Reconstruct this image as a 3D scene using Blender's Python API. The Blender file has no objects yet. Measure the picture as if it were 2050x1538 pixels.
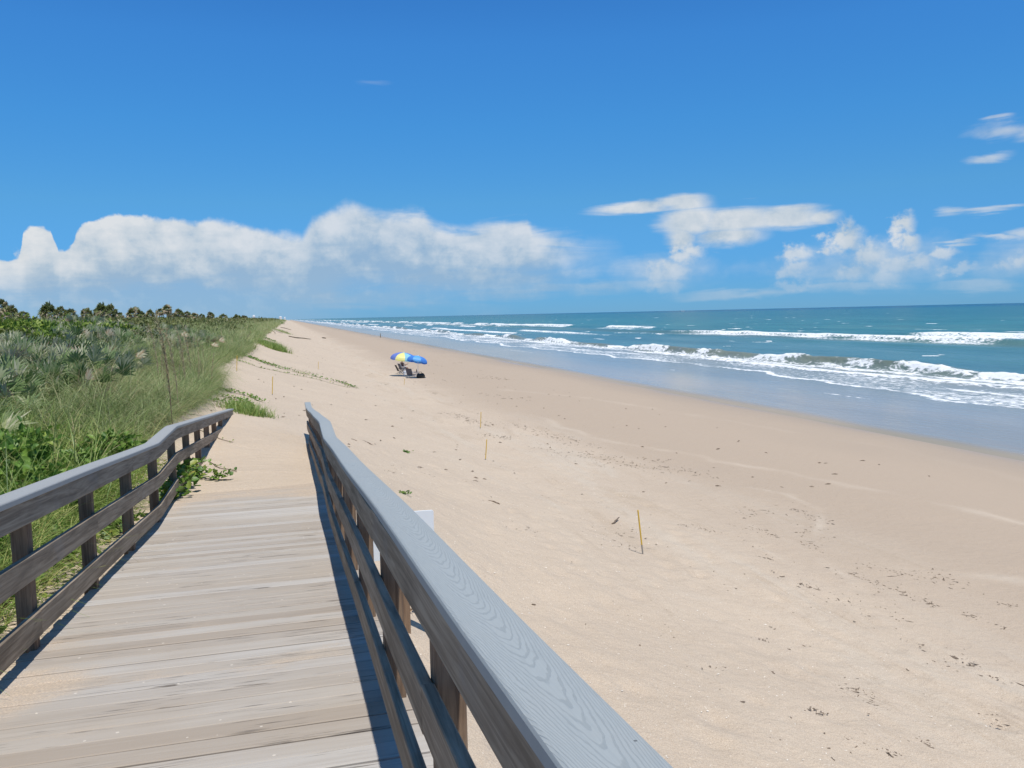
import bpy, bmesh, math, random
import numpy as np
from mathutils import Vector, Matrix

random.seed(7)
RNG = np.random.default_rng(11)
scene = bpy.context.scene
COL = scene.collection
PI = math.pi

# ------------------------------------------------------------------ camera
F, CX, CY = 1660.0, 1025.0, 769.0          # photograph is 2050 x 1538
CAMZ = 5.60                                # metres above mean sea level


def _ray(x, y):
    v = np.array([x - CX, y - CY, F])
    return v / np.linalg.norm(v)


def _hy(x):
    return 638.5 - .0225 * (x - 620)


_up = np.cross(_ray(0, _hy(0)), _ray(2050, _hy(2050)))
_up /= np.linalg.norm(_up)
if _up[1] > 0:
    _up = -_up
_vp = _ray(582, 784)
_Y = _vp - _up * _vp.dot(_up)
SLOPE = float(-_vp.dot(_up) / np.linalg.norm(_Y))
_Y /= np.linalg.norm(_Y)
_X = np.cross(_Y, _up)
if _X[0] < 0:
    _X = -_X
R = np.array([_X, _Y, _up])                # world = R @ camera (x right, y down, z forward)


def wdir(x, y):
    return R @ _ray(x, y)


cam_d = bpy.data.cameras.new('camera')
cam = bpy.data.objects.new('camera', cam_d)
COL.objects.link(cam)
M = Matrix.Identity(4)
for i in range(3):
    M[i][0], M[i][1], M[i][2] = R[i][0], -R[i][1], -R[i][2]
M[2][3] = CAMZ
cam.matrix_world = M
cam_d.sensor_width = 36
cam_d.lens = 36 * F / 2050
cam_d.clip_start = .05
cam_d.clip_end = 90000
scene.camera = cam

# ------------------------------------------------------------------ helpers


def newmesh(name, verts, faces, mats=(), parent=None, smooth=False, attrs=None, fmat=None, link=True):
    """verts (n,3); faces: (m,k) int array or list of lists"""
    me = bpy.data.meshes.new(name)
    verts = np.asarray(verts, dtype=np.float32)
    if isinstance(faces, np.ndarray):
        m, k = faces.shape
        me.vertices.add(len(verts))
        me.vertices.foreach_set('co', verts.ravel())
        me.loops.add(m * k)
        me.loops.foreach_set('vertex_index', faces.astype(np.int32).ravel())
        me.polygons.add(m)
        me.polygons.foreach_set('loop_start', np.arange(0, m * k, k, dtype=np.int32))
        me.update(calc_edges=True)
    else:
        me.from_pydata([tuple(map(float, v)) for v in verts], [], [list(map(int, f)) for f in faces])
    if smooth:
        me.polygons.foreach_set('use_smooth', np.ones(len(me.polygons), dtype=bool))
    if attrs:
        for an, (at, data) in attrs.items():
            a = me.attributes.new(an, at, 'POINT')
            data = np.asarray(data, dtype=np.float32)
            a.data.foreach_set('value' if at == 'FLOAT' else 'color', data.ravel())
    for m_ in mats:
        me.materials.append(m_)
    if fmat is not None:
        me.polygons.foreach_set('material_index', np.asarray(fmat, dtype=np.int32))
    if not link:
        return me
    return addobj(name, me, parent)


def addobj(name, me, parent=None):
    o = bpy.data.objects.new(name, me)
    COL.objects.link(o)
    if parent is not None:
        o.parent = parent
    return o


def tag(o, label=None, cat=None, group=None, kind=None):
    if label:
        o['label'] = label
    if cat:
        o['category'] = cat
    if group:
        o['group'] = group
    if kind:
        o['kind'] = kind
    return o


def empty(name, loc, rz=0.0, label=None, cat=None, group=None):
    o = bpy.data.objects.new(name, None)
    o.empty_display_size = .2
    COL.objects.link(o)
    o.location = loc
    o.rotation_euler = (0, 0, rz)
    return tag(o, label, cat, group)


def copy_tree(o, parent=None):
    c = o.copy()
    COL.objects.link(c)
    c.parent = parent
    for ch in list(o.children):
        copy_tree(ch, c)
    return c


class MB:
    """collects shapes for ONE mesh"""

    def __init__(self):
        self.v, self.f, self.t, self.mi = [], [], [], []

    def add(self, verts, faces, tint=0.0, mi=0):
        o = len(self.v)
        self.v += [tuple(map(float, p)) for p in verts]
        self.f += [[i + o for i in f] for f in faces]
        self.t += [tint] * len(verts)
        self.mi += [mi] * len(faces)

    def hexa(self, c8, tint=0.0, mi=0):
        self.add(c8, [(0, 3, 2, 1), (4, 5, 6, 7), (0, 1, 5, 4), (1, 2, 6, 5), (2, 3, 7, 6), (3, 0, 4, 7)], tint, mi)

    def box(self, x0, x1, y0, y1, z0, z1, tint=0.0, mi=0):
        self.hexa([(x0, y0, z0), (x1, y0, z0), (x1, y1, z0), (x0, y1, z0),
                   (x0, y0, z1), (x1, y0, z1), (x1, y1, z1), (x0, y1, z1)], tint, mi)

    def sweep(self, prof, pts, tint=0.0, closed=True, mi=0):
        """profile of (x,z) offsets swept along points whose frame is x=+X, z=+Z (runs along Y)"""
        n = len(prof)
        vs = [(p[0] + a, p[1], p[2] + b) for p in pts for a, b in prof]
        fs = []
        for i in range(len(pts) - 1):
            for j in range(n):
                k = (j + 1) % n
                fs.append((i * n + j, i * n + k, (i + 1) * n + k, (i + 1) * n + j))
        fs.append(tuple(range(n)))
        fs.append(tuple(reversed([(len(pts) - 1) * n + j for j in range(n)])))
        self.add(vs, fs, tint, mi)

    def tube(self, pts, rad, n=8, tint=0.0, mi=0):
        pts = [Vector(p) for p in pts]
        rad = rad if isinstance(rad, (list, tuple)) else [rad] * len(pts)
        vs, fs = [], []
        d = None
        for i, p in enumerate(pts):
            t = (pts[min(i + 1, len(pts) - 1)] - pts[max(i - 1, 0)]).normalized()
            if d is None:
                d = t.orthogonal().normalized()
            d = (d - t * d.dot(t))
            d = d.normalized() if d.length > 1e-6 else t.orthogonal().normalized()
            b = t.cross(d)
            for k in range(n):
                a = 2 * PI * k / n
                vs.append(p + (d * math.cos(a) + b * math.sin(a)) * rad[i])
        for i in range(len(pts) - 1):
            for k in range(n):
                k2 = (k + 1) % n
                fs.append((i * n + k, i * n + k2, (i + 1) * n + k2, (i + 1) * n + k))
        fs.append(tuple(reversed(range(n))))
        fs.append(tuple((len(pts) - 1) * n + k for k in range(n)))
        self.add(vs, fs, tint, mi)

    def build(self, name, mats, parent=None, smooth=False):
        if not isinstance(mats, (list, tuple)):
            mats = [mats]
        me = newmesh(name, np.array(self.v), self.f, mats, smooth=smooth, attrs={'tint': ('FLOAT', self.t)}, link=False)
        if len(mats) > 1:
            me.polygons.foreach_set('material_index', np.array(self.mi, dtype=np.int32))
        return addobj(name, me, parent)


# numpy value noise ------------------------------------------------
_PERM = np.random.default_rng(5).permutation(4096)
_VAL = np.random.default_rng(6).random(4096) * 2 - 1


def vnoise(x, y, seed=0):
    x = np.asarray(x, float)
    y = np.asarray(y, float)
    xi = np.floor(x).astype(np.int64)
    yi = np.floor(y).astype(np.int64)
    fx = x - xi
    fy = y - yi
    fx = fx * fx * (3 - 2 * fx)
    fy = fy * fy * (3 - 2 * fy)

    def h(a, b):
        return _VAL[_PERM[(_PERM[(a + seed * 131) & 4095] + b) & 4095]]
    a = h(xi, yi)
    b = h(xi + 1, yi)
    c = h(xi, yi + 1)
    d = h(xi + 1, yi + 1)
    return a + (b - a) * fx + (c - a) * fy + (a - b - c + d) * fx * fy


def fbm(x, y, seed=0, oct=4, gain=.5):
    s, a, n = 0, 1., 0
    for i in range(oct):
        s = s + a * vnoise(np.asarray(x) * 2 ** i, np.asarray(y) * 2 ** i, seed + i)
        n += a
        a *= gain
    return s / n


def sstep(a, b, x):
    t = np.clip((np.asarray(x, float) - a) / (b - a), 0, 1)
    return t * t * (3 - 2 * t)


# ------------------------------------------------------------------ materials
class Mat:
    def __init__(self, name, tree=None):
        if tree is None:
            self.m = bpy.data.materials.new(name)
            self.m.use_nodes = True
            self.t = self.m.node_tree
            self.t.nodes.clear()
            self.out = self.t.nodes.new('ShaderNodeOutputMaterial')
        else:
            self.t = tree

    def n(self, typ, ins=None, **props):
        nd = self.t.nodes.new(typ)
        for k, v in props.items():
            setattr(nd, k, v)
        for k, v in (ins or {}).items():
            self.set(nd.inputs[k], v)
        return nd

    def set(self, sock, v):
        if isinstance(v, bpy.types.NodeSocket):
            self.t.links.new(v, sock)
        elif v is not None:
            if isinstance(v, (tuple, list)) and sock.type == 'RGBA' and len(v) == 3:
                v = (*v, 1)
            sock.default_value = v

    def math(self, op, a, b=None, c=None, clamp=False):
        nd = self.n('ShaderNodeMath', operation=op, use_clamp=clamp)
        for i, v in enumerate((a, b, c)):
            if v is not None:
                self.set(nd.inputs[i], v)
        return nd.outputs[0]

    def vmath(self, op, a, b=None, c=None, scale=None):
        nd = self.n('ShaderNodeVectorMath', operation=op)
        for i, v in enumerate((a, b, c)):
            if v is not None:
                self.set(nd.inputs[i], v)
        if scale is not None:
            self.set(nd.inputs['Scale'], scale)
        return nd.outputs['Value'] if op in ('LENGTH', 'DOT_PRODUCT', 'DISTANCE') else nd.outputs[0]

    def mix(self, f, a, b, blend='MIX'):
        nd = self.n('ShaderNodeMix', data_type='RGBA', blend_type=blend)
        self.set(nd.inputs[0], f)
        self.set(nd.inputs[6], a)
        self.set(nd.inputs[7], b)
        return nd.outputs[2]

    def mapr(self, v, a, b, c=0., d=1., smooth=True):
        nd = self.n('ShaderNodeMapRange', interpolation_type='SMOOTHSTEP' if smooth else 'LINEAR')
        for i, x in enumerate((v, a, b, c, d)):
            self.set(nd.inputs[i], x)
        return nd.outputs[0]

    def noise(self, vec, scale, detail=4., rough=.5, dist=0.):
        nd = self.n('ShaderNodeTexNoise', {'Vector': vec, 'Scale': scale, 'Detail': detail, 'Roughness': rough, 'Distortion': dist})
        return nd.outputs[0]

    def pos(self):
        return self.n('ShaderNodeNewGeometry').outputs['Position']

    def obj(self):
        return self.n('ShaderNodeTexCoord').outputs['Object']

    def attr(self, name, out='Fac'):
        return self.n('ShaderNodeAttribute', attribute_name=name).outputs[out]

    def sep(self, v):
        nd = self.n('ShaderNodeSeparateXYZ', {0: v})
        return nd.outputs[0], nd.outputs[1], nd.outputs[2]

    def comb(self, x, y, z=0.):
        return self.n('ShaderNodeCombineXYZ', {0: x, 1: y, 2: z}).outputs[0]

    def ramp(self, f, stops):
        nd = self.n('ShaderNodeValToRGB')
        e = nd.color_ramp.elements
        while len(e) < len(stops):
            e.new(.5)
        for i, (p, c) in enumerate(stops):
            e[i].position = p
            e[i].color = (*c, 1)
        self.set(nd.inputs[0], f)
        return nd.outputs[0]

    def bump(self, h, strength=.3, dist=.01):
        return self.n('ShaderNodeBump', {'Height': h, 'Strength': strength, 'Distance': dist}).outputs[0]

    def principled(self, color, rough=.8, normal=None, spec=.5, **kw):
        ins = {'Base Color': color, 'Roughness': rough, 'Specular IOR Level': spec}
        if normal is not None:
            ins['Normal'] = normal
        ins.update(kw)
        nd = self.n('ShaderNodeBsdfPrincipled', ins)
        self.t.links.new(nd.outputs[0], self.out.inputs[0])
        return self.m

    def leaf(self, color, trans=.3, gloss=.05, rough=.5):
        """two-sided foliage: diffuse + light passing through + a little gloss"""
        d = self.n('ShaderNodeBsdfDiffuse', {'Color': color}).outputs[0]
        t = self.n('ShaderNodeBsdfTranslucent', {'Color': color}).outputs[0]
        a = self.n('ShaderNodeMixShader', {0: trans, 1: d, 2: t}).outputs[0]
        if gloss:
            g = self.n('ShaderNodeBsdfGlossy', {'Color': (1, 1, 1), 'Roughness': rough}).outputs[0]
            a = self.n('ShaderNodeMixShader', {0: gloss, 1: a, 2: g}).outputs[0]
        self.t.links.new(a, self.out.inputs[0])
        return self.m


def plain(name, col, rough=.6, var=.15, scale=12., metallic=0.):
    m = Mat(name)
    f = m.noise(m.obj(), scale, 4, .6)
    c = m.mix(f, tuple(x * (1 - var) for x in col), tuple(min(1, x * (1 + var)) for x in col))
    return m.principled(c, rough, Metallic=metallic)


# ---- sand
def mat_sand():
    m = Mat('sand')
    p = m.pos()
    x, y, z = m.sep(p)
    col = m.mix(m.mapr(m.noise(p, .35, 5, .6), .35, .65), (.555, .455, .35), (.495, .405, .315))
    # long pale / grey streaks that the tide leaves along the shore
    st = m.noise(m.comb(m.math('MULTIPLY', x, .75), m.math('MULTIPLY', y, .09)), 1.0, 6, .62, .6)
    zone = m.math('MULTIPLY', m.mapr(x, 3.2, 6.5), m.mapr(x, 14., 22., 1., 0.))
    grey = m.math('MULTIPLY', m.mapr(st, .50, .64), zone)
    col = m.mix(m.math('MULTIPLY', grey, .65), col, (.53, .475, .395))
    dk = m.math('MULTIPLY', m.mapr(m.noise(m.comb(m.math('MULTIPLY', x, 1.1), m.math('MULTIPLY', y, .2), 7.3), 1., 7, .65, .5), .52, .68), m.mapr(x, 2.5, 7.))
    col = m.mix(m.math('MULTIPLY', dk, .72), col, (.385, .30, .215))
    md = m.noise(p, 2.6, 6, .7, .4)
    col = m.mix(m.math('MULTIPLY', m.mapr(md, .55, .75), m.mapr(x, 1., 5., .35, .6)), col, (.40, .315, .225))
    tl = m.noise(m.comb(m.math('MULTIPLY', x, .42), m.math('MULTIPLY', y, .055), 3.1), 1., 5, .6, .5)
    tf = m.math('ABSOLUTE', m.math('SUBTRACT', m.math('FRACT', m.math('MULTIPLY', tl, 9.)), .5))
    tline = m.math('MULTIPLY', m.mapr(tf, .0, .07, 1., 0.), m.math('MULTIPLY', m.mapr(m.noise(p, .9, 4, .65), .42, .62), m.math('MULTIPLY', m.mapr(x, 3.5, 6.5), m.mapr(x, 15., 20., 1., 0.))))
    col = m.mix(m.math('MULTIPLY', tline, .55), col, (.33, .255, .185))
    sn_ = m.attr('stain')
    col = m.mix(m.mapr(sn_, .05, 1., 0., .62), col, (.375, .295, .215))
    col = m.mix(m.mapr(m.math('MULTIPLY', sn_, -1.), .05, .8, 0., .62), col, (.60, .525, .425))
    # damp lower beach
    edge = m.math('ADD', x, m.math('MULTIPLY', m.math('SUBTRACT', m.noise(m.comb(m.math('MULTIPLY', x, .12), m.math('MULTIPLY', y, .05)), 1., 4, .55), .5), 9.))
    damp = m.mapr(edge, 7.5, 12.5)
    col = m.mix(m.math('MULTIPLY', damp, m.mapr(sn_, -.7, -.05, .35, 1.)), col, (.415, .33, .25))
    damp2 = m.mapr(edge, 19.0, 24.5)
    col = m.mix(damp2, col, (.365, .292, .222))
    wet = m.mapr(m.math('ADD', edge, m.math('MULTIPLY', x, .6)), 37.0, 43.)
    col = m.mix(wet, col, (.315, .265, .215))
    # grain: coarse shelly sand near the dune, fine on the lower beach
    g = m.noise(p, 95, 3, .75)
    gfac = m.mapr(g, .3, .7)
    col = m.mix(m.math('MULTIPLY', m.mapr(x, 6., 14., .55, .2), 1.), col, m.mix(gfac, (.36, .27, .19), (.74, .63, .49)), 'MIX')
    vn = m.n('ShaderNodeTexVoronoi', {'Vector': p, 'Scale': 26.})
    rs = m.sep(vn.outputs['Color'])[0]
    shell = m.math('MULTIPLY', m.math('LESS_THAN', vn.outputs['Distance'], .2), m.math('GREATER_THAN', rs, .86))
    shell = m.math('MULTIPLY', shell, m.mapr(m.noise(p, .8, 3), .35, .6, .15, 1.))
    shell = m.math('MULTIPLY', shell, m.mapr(x, 5., 12., 1., .0))
    col = m.mix(m.math('MULTIPLY', shell, .7), col, (.83, .77, .67))
    vn2 = m.n('ShaderNodeTexVoronoi', {'Vector': p, 'Scale': 9.})
    r2 = m.sep(vn2.outputs['Color'])[0]
    bit = m.math('MULTIPLY', m.math('LESS_THAN', vn2.outputs['Distance'], .13), m.math('GREATER_THAN', r2, .90))
    bit = m.math('MULTIPLY', bit, m.mapr(m.noise(m.comb(x, m.math('MULTIPLY', y, .25)), .5, 4), .45, .62))
    col = m.mix(m.math('MULTIPLY', bit, .65), col, (.17, .13, .095))
    rough = m.mapr(wet, 0., 1., .95, .16)
    rough = m.math('MULTIPLY', rough, m.mapr(damp2, 0., 1., 1., .75))
    h = m.math('ADD', m.math('MULTIPLY', m.noise(p, 5., 5, .6), 1.), m.math('MULTIPLY', m.noise(p, 45., 3, .7), .25))
    bmp = m.n('ShaderNodeBump', {'Height': h, 'Distance': .045, 'Strength': m.mapr(edge, 8., 24., .95, .06)}).outputs[0]
    return m.principled(col, rough, bmp, spec=m.mapr(wet, 0., 1., .15, .55))


# ---- weathered wood
def mat_deck():
    m = Mat('weathered_deck_wood')
    p = m.obj()
    x, y, z = m.sep(p)
    rnd = m.attr('tint')
    off = m.math('MULTIPLY', rnd, 37.)
    gv = m.comb(m.math('ADD', m.math('MULTIPLY', x, 1.6), off), m.math('MULTIPLY', y, 55.), off)
    g = m.noise(gv, 1., 6, .65, .3)
    gv2 = m.comb(m.math('ADD', m.math('MULTIPLY', x, .7), off), m.math('MULTIPLY', y, 16.), off)
    g2 = m.noise(gv2, 1., 4, .6, .8)
    base = m.ramp(rnd, [(0., (.345, .295, .245)), (.3, (.435, .395, .345)), (.55, (.385, .34, .29)), (.75, (.475, .45, .415)), (1., (.41, .365, .31))])
    col = m.mix(m.mapr(g2, .35, .75), base, m.mix(.35, base, (.30, .25, .20)))
    col = m.mix(m.math('MULTIPLY', m.mapr(g, .58, .72), .42), col, (.22, .19, .16))
    col = m.mix(m.math('MULTIPLY', m.mapr(g, .30, .42, 1., 0.), .35), col, (.58, .545, .49))
    bp = m.noise(m.comb(m.math('MULTIPLY', x, .5), m.math('MULTIPLY', y, 1.3), 4.2), 1., 4, .6)
    col = m.mix(m.math('MULTIPLY', m.mapr(bp, .48, .70), .35), col, (.37, .305, .235))
    # dark cracks / stains, short along the grain
    ck = m.noise(m.comb(m.math('ADD', m.math('MULTIPLY', x, 3.), off), m.math('MULTIPLY', y, 90.), off), 1., 3, .5, .2)
    cm = m.math('ADD', m.noise(m.comb(m.math('MULTIPLY', x, 1.4), m.math('MULTIPLY', y, 3.), off), 1., 3, .5), .04)
    col = m.mix(m.math('MULTIPLY', m.math('MULTIPLY', m.mapr(ck, .58, .66), m.mapr(cm, .5, .62)), .8), col, (.10, .085, .075))
    # drifted sand lying on the boards
    sn = m.noise(m.vmath('MULTIPLY', p, (1.0, 1.9, 1.)), 1.25, 6, .62)
    left = m.math('MULTIPLY', m.mapr(x, -1.5, -1.0, .17, 0.), m.mapr(m.math('ABSOLUTE', m.math('SUBTRACT', y, 4.7)), .4, 1.5, 1., .3))
    far = m.mapr(y, 9.3, 11.7, 0., .42)
    mid = m.mapr(m.math('ABSOLUTE', m.math('SUBTRACT', y, 4.4)), 0., 1.6, .10, 0.)
    sv = m.math('ADD', sn, m.math('ADD', m.math('ADD', left, far), mid))
    sand = m.mapr(sv, .60, .86)
    fine = m.noise(p, 60, 3, .7)
    sand = m.math('MULTIPLY', sand, m.mapr(fine, .25, .6, .55, 1.))
    # sand settles along board joints
    col = m.mix(m.math('MULTIPLY', sand, .82), col, m.mix(m.mapr(m.noise(p, 120, 2), .3, .7), (.40, .31, .23), (.60, .485, .36)))
    vn = m.n('ShaderNodeTexVoronoi', {'Vector': p, 'Scale': 17.})
    rs = m.sep(vn.outputs['Color'])[0]
    sp = m.math('MULTIPLY', m.math('LESS_THAN', vn.outputs['Distance'], .13), m.math('GREATER_THAN', rs, .9))
    col = m.mix(m.math('MULTIPLY', sp, .6), col, (.72, .66, .57))
    h = m.math('ADD', g, m.math('MULTIPLY', sand, .4))
    return m.principled(col, .85, m.bump(h, .35, .006), spec=.2)


def mat_wood(name, c1, c2, axis='y', scale=1.):
    m = Mat(name)
    p = m.obj()
    x, y, z = m.sep(p)
    off = m.math('MULTIPLY', m.attr('tint'), 29.)
    if axis == 'y':
        gv = m.comb(m.math('MULTIPLY', x, 40.), m.math('ADD', m.math('MULTIPLY', y, 1.3), off), m.math('MULTIPLY', m.math('ADD', z, m.math('MULTIPLY', y, SLOPE)), 34.))
        bv = m.comb(m.math('MULTIPLY', x, 6.), m.math('ADD', m.math('MULTIPLY', y, 1.1), off), m.math('MULTIPLY', z, 5.))
    else:
        gv = m.comb(m.math('MULTIPLY', x, 40.), m.math('MULTIPLY', y, 40.), m.math('ADD', m.math('MULTIPLY', z, 1.6), off))
        bv = m.comb(m.math('MULTIPLY', x, 6.), m.math('MULTIPLY', y, 6.), m.math('ADD', m.math('MULTIPLY', z, 1.3), off))
    g = m.noise(gv, 1., 5, .62, 1.1)
    b = m.noise(bv, 1., 4, .6, .5)
    col = m.mix(m.mapr(g, .32, .68), c1, c2)
    col = m.mix(m.math('MULTIPLY', m.mapr(b, .45, .7), .6), col, tuple(x_ * .55 for x_ in c1))
    col = m.mix(m.math('MULTIPLY', m.mapr(m.noise(p, 2.2, 5, .65), .55, .75), .4), col, (.27, .255, .24))
    return m.principled(col, .8, m.bump(g, .4, .004), spec=.25)


def mat_cap():
    m = Mat('grey_composite_cap')
    p = m.obj()
    x, y, z = m.sep(p)
    tint = m.attr('tint')              # per board
    xc = m.attr('across')              # metres from the middle of the cap
    n1 = m.noise(m.comb(m.math('MULTIPLY', x, 7.), m.math('MULTIPLY', y, .9), m.math('MULTIPLY', tint, 19.)), 1., 3, .5)
    n2 = m.noise(m.comb(m.math('MULTIPLY', x, 26.), m.math('MULTIPLY', y, 7.), tint), 1., 3, .6)
    xo = m.math('ADD', xc, m.math('MULTIPLY', m.math('SUBTRACT', n1, .5), .05))
    f = m.math('SUBTRACT', m.math('MULTIPLY', y, 15.), m.math('MULTIPLY', m.math('MULTIPLY', xo, xo), 2300.))
    f = m.math('ADD', f, m.math('MULTIPLY', n1, 9.))
    f = m.math('ADD', f, m.math('MULTIPLY', n2, 2.2))
    s = m.math('SINE', m.math('MULTIPLY', f, 2 * PI))
    line = m.math('MULTIPLY', m.mapr(s, .35, .95), m.mapr(m.sep(m.n('ShaderNodeNewGeometry').outputs['Normal'])[2], .8, .97))
    fine = m.noise(m.comb(m.math('MULTIPLY', x, 230.), m.math('MULTIPLY', y, 9.)), 1., 3, .6)
    col = m.mix(m.math('MULTIPLY', line, .5), (.345, .375, .375), (.235, .262, .268))
    col = m.mix(m.math('MULTIPLY', m.mapr(fine, .4, .7), .18), col, (.2, .23, .245))
    col = m.mix(m.mapr(x, -1.3, -.9, .5, 0.), col, (.365, .345, .32))
    dirt = m.noise(p, 1.7, 5, .65)
    col = m.mix(m.math('MULTIPLY', m.mapr(dirt, .55, .8), .3), col, (.40, .39, .36))
    vn = m.n('ShaderNodeTexVoronoi', {'Vector': p, 'Scale': 14.})
    rs = m.sep(vn.outputs['Color'])[0]
    spk = m.math('MULTIPLY', m.math('LESS_THAN', vn.outputs['Distance'], .055), m.math('GREATER_THAN', rs, .93))
    col = m.mix(m.math('MULTIPLY', spk, .7), col, (.06, .06, .06))
    return m.principled(col, .62, m.bump(m.math('MULTIPLY', line, -1.), .35, .0025), spec=.35)


def mat_foliage(name, stops, trans=.3, gloss=.05):
    m = Mat(name)
    t = m.attr('tint')
    n = m.noise(m.obj(), 3.0, 3, .6)
    f = m.math('ADD', t, m.math('MULTIPLY', m.math('SUBTRACT', n, .5), .35), clamp=True)
    return m.leaf(m.ramp(f, stops), trans, gloss)


def mat_sea():
    m = Mat('sea_water')
    p = m.pos()
    x, y, z = m.sep(p)
    wc = m.attr('wcol', 'Color')
    foam = m.attr('foam')
    film = m.attr('film')
    # foam break-up: lace made from warped cells and streaks
    wv = m.comb(m.math('MULTIPLY', x, 1.0), m.math('MULTIPLY', y, .42))
    warp = m.n('ShaderNodeTexNoise', {'Vector': wv, 'Scale': .9, 'Detail': 4.}).outputs['Color']
    wv2 = m.vmath('ADD', wv, m.vmath('SCALE', warp, scale=1.6))
    lace = m.n('ShaderNodeTexVoronoi', {'Vector': wv2, 'Scale': 1.9}, feature='DISTANCE_TO_EDGE').outputs['Distance']
    fine = m.noise(m.comb(m.math('MULTIPLY', x, 2.2), m.math('MULTIPLY', y, 1.0)), 1.4, 7, .68, .4)
    br = m.math('SUBTRACT', m.math('ADD', m.math('MULTIPLY', fine, 1.05), 0.05), m.math('MULTIPLY', lace, .55))
    fm = m.math('ADD', foam, m.math('MULTIPLY', m.math('SUBTRACT', br, .47), 1.25))
    mask = m.math('MULTIPLY', m.mapr(fm, .50, .80), m.mapr(foam, .05, .2))
    # ripples
    far = m.mapr(y, 60., 600.)
    w1 = m.noise(m.comb(m.math('MULTIPLY', x, .55), m.math('MULTIPLY', y, .16)), 1., 6, .62, .3)
    w2 = m.noise(m.comb(m.math('MULTIPLY', x, 2.6), m.math('MULTIPLY', y, 1.1)), 1., 5, .6, .2)
    calm = m.mapr(x, 33., 42., .10, 1.)
    h = m.math('MULTIPLY', m.math('ADD', m.math('MULTIPLY', w1, 1.), m.math('MULTIPLY', w2, .28)), calm)
    nb = m.n('ShaderNodeBump', {'Height': h, 'Distance': .9, 'Strength': .55}).outputs[0]
    nd = m.mapr(m.noise(m.comb(m.math('MULTIPLY', x, .08), m.math('MULTIPLY', y, .022)), 1., 6, .6), .3, .7)
    wcol = m.mix(nd, m.mix(1., wc, (.82, .86, .88), 'MULTIPLY'), m.mix(1., wc, (1.14, 1.1, 1.08), 'MULTIPLY'))
    water = m.n('ShaderNodeBsdfPrincipled', {'Base Color': wcol, 'Roughness': m.math('ADD', m.mapr(x, 32., 48., .15, .25), m.mapr(film, .0, .8, .45, 0.)), 'IOR': 1.33, 'Specular IOR Level': m.math('MULTIPLY', m.mapr(x, 34., 60., .4, .17), m.mapr(film, 0., .9, .12, 1.)), 'Normal': nb})
    fcol = m.mix(m.mapr(fine, .3, .7), (.70, .73, .74), (.86, .87, .87))
    fb = m.n('ShaderNodeBump', {'Height': fine, 'Distance': .25, 'Strength': .5}).outputs[0]
    fsh = m.n('ShaderNodeBsdfDiffuse', {'Color': fcol, 'Normal': fb})
    mx = m.n('ShaderNodeMixShader', {0: mask, 1: water.outputs[0], 2: fsh.outputs[0]})
    m.t.links.new(mx.outputs[0], m.out.inputs[0])
    return m.m


SAND = mat_sand()
DECK = mat_deck()
RAILW = mat_wood('weathered_rail_wood', (.215, .165, .115), (.41, .333, .245))
POSTW = mat_wood('weathered_post_wood', (.15, .098, .065), (.31, .215, .14), 'z')
CAP = mat_cap()
SEA = mat_sea()
GRASS = mat_foliage('dune_grass_blades', [(0., (.14, .20, .06)), (.35, (.24, .315, .115)), (.65, (.33, .385, .185)), (.85, (.43, .42, .225)), (1., (.45, .36, .22))], .35, .02)
GRASSN = mat_foliage('lush_grass_blades', [(0., (.085, .17, .032)), (.4, (.18, .29, .06)), (.75, (.30, .39, .10)), (1., (.47, .44, .17))], .38, .03)
LEAFM = mat_foliage('broad_green_leaves', [(0., (.05, .125, .018)), (.4, (.115, .235, .036)), (.75, (.22, .35, .06)), (1., (.38, .45, .10))], .34, .025)
LIME = mat_foliage('lime_green_leaves', [(0., (.09, .155, .022)), (.5, (.17, .26, .04)), (1., (.34, .41, .08))], .32, .02)
SCRUBM = mat_foliage('dull_green_leaves', [(0., (.07, .10, .028)), (.45, (.145, .175, .055)), (.8, (.225, .235, .10)), (1., (.36, .335, .24))], .28, .02)
PALMETTO = mat_foliage('palmetto_fronds', [(0., (.065, .135, .032)), (.3, (.165, .24, .085)), (.55, (.33, .355, .19)), (.75, (.50, .49, .33)), (.9, (.47, .41, .29)), (1., (.36, .23, .13))], .25, .03)
PALMF = mat_foliage('palm_fronds', [(0., (.08, .115, .035)), (.45, (.19, .23, .085)), (.7, (.30, .31, .16)), (.85, (.48, .41, .29)), (1., (.55, .45, .31))], .32, .02)
VINE = mat_foliage('beach_vine_leaves', [(0., (.065, .155, .022)), (.5, (.14, .26, .04)), (.85, (.27, .34, .06)), (1., (.45, .44, .11))], .35, .04)
BARK = plain('grey_bark', (.20, .165, .13), .9, .35, 9.)
DRYSTEM = plain('dry_tan_stem', (.33, .26, .165), .9, .3, 20.)
STEM = plain('brown_stem', (.15, .115, .07), .85, .3, 20.)
DARKDEB = plain('dry_seaweed', (.165, .122, .085), .9, .55, 8.)
DRIFT = plain('bleached_driftwood', (.50, .44, .36), .85, .25, 9.)
SHELLM = plain('shell', (.78, .72, .63), .6, .12, 20.)
YELLOW = plain('yellow_paint', (.62, .40, .045), .55, .2, 25.)
GREYM = plain('bare_grey_stake', (.28, .26, .23), .7, .2, 25.)
WHITEP = plain('white_panel', (.74, .78, .80), .5, .04, 6.)
GALV = plain('dull_metal', (.42, .43, .44), .4, .12, 14., .6)

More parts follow.
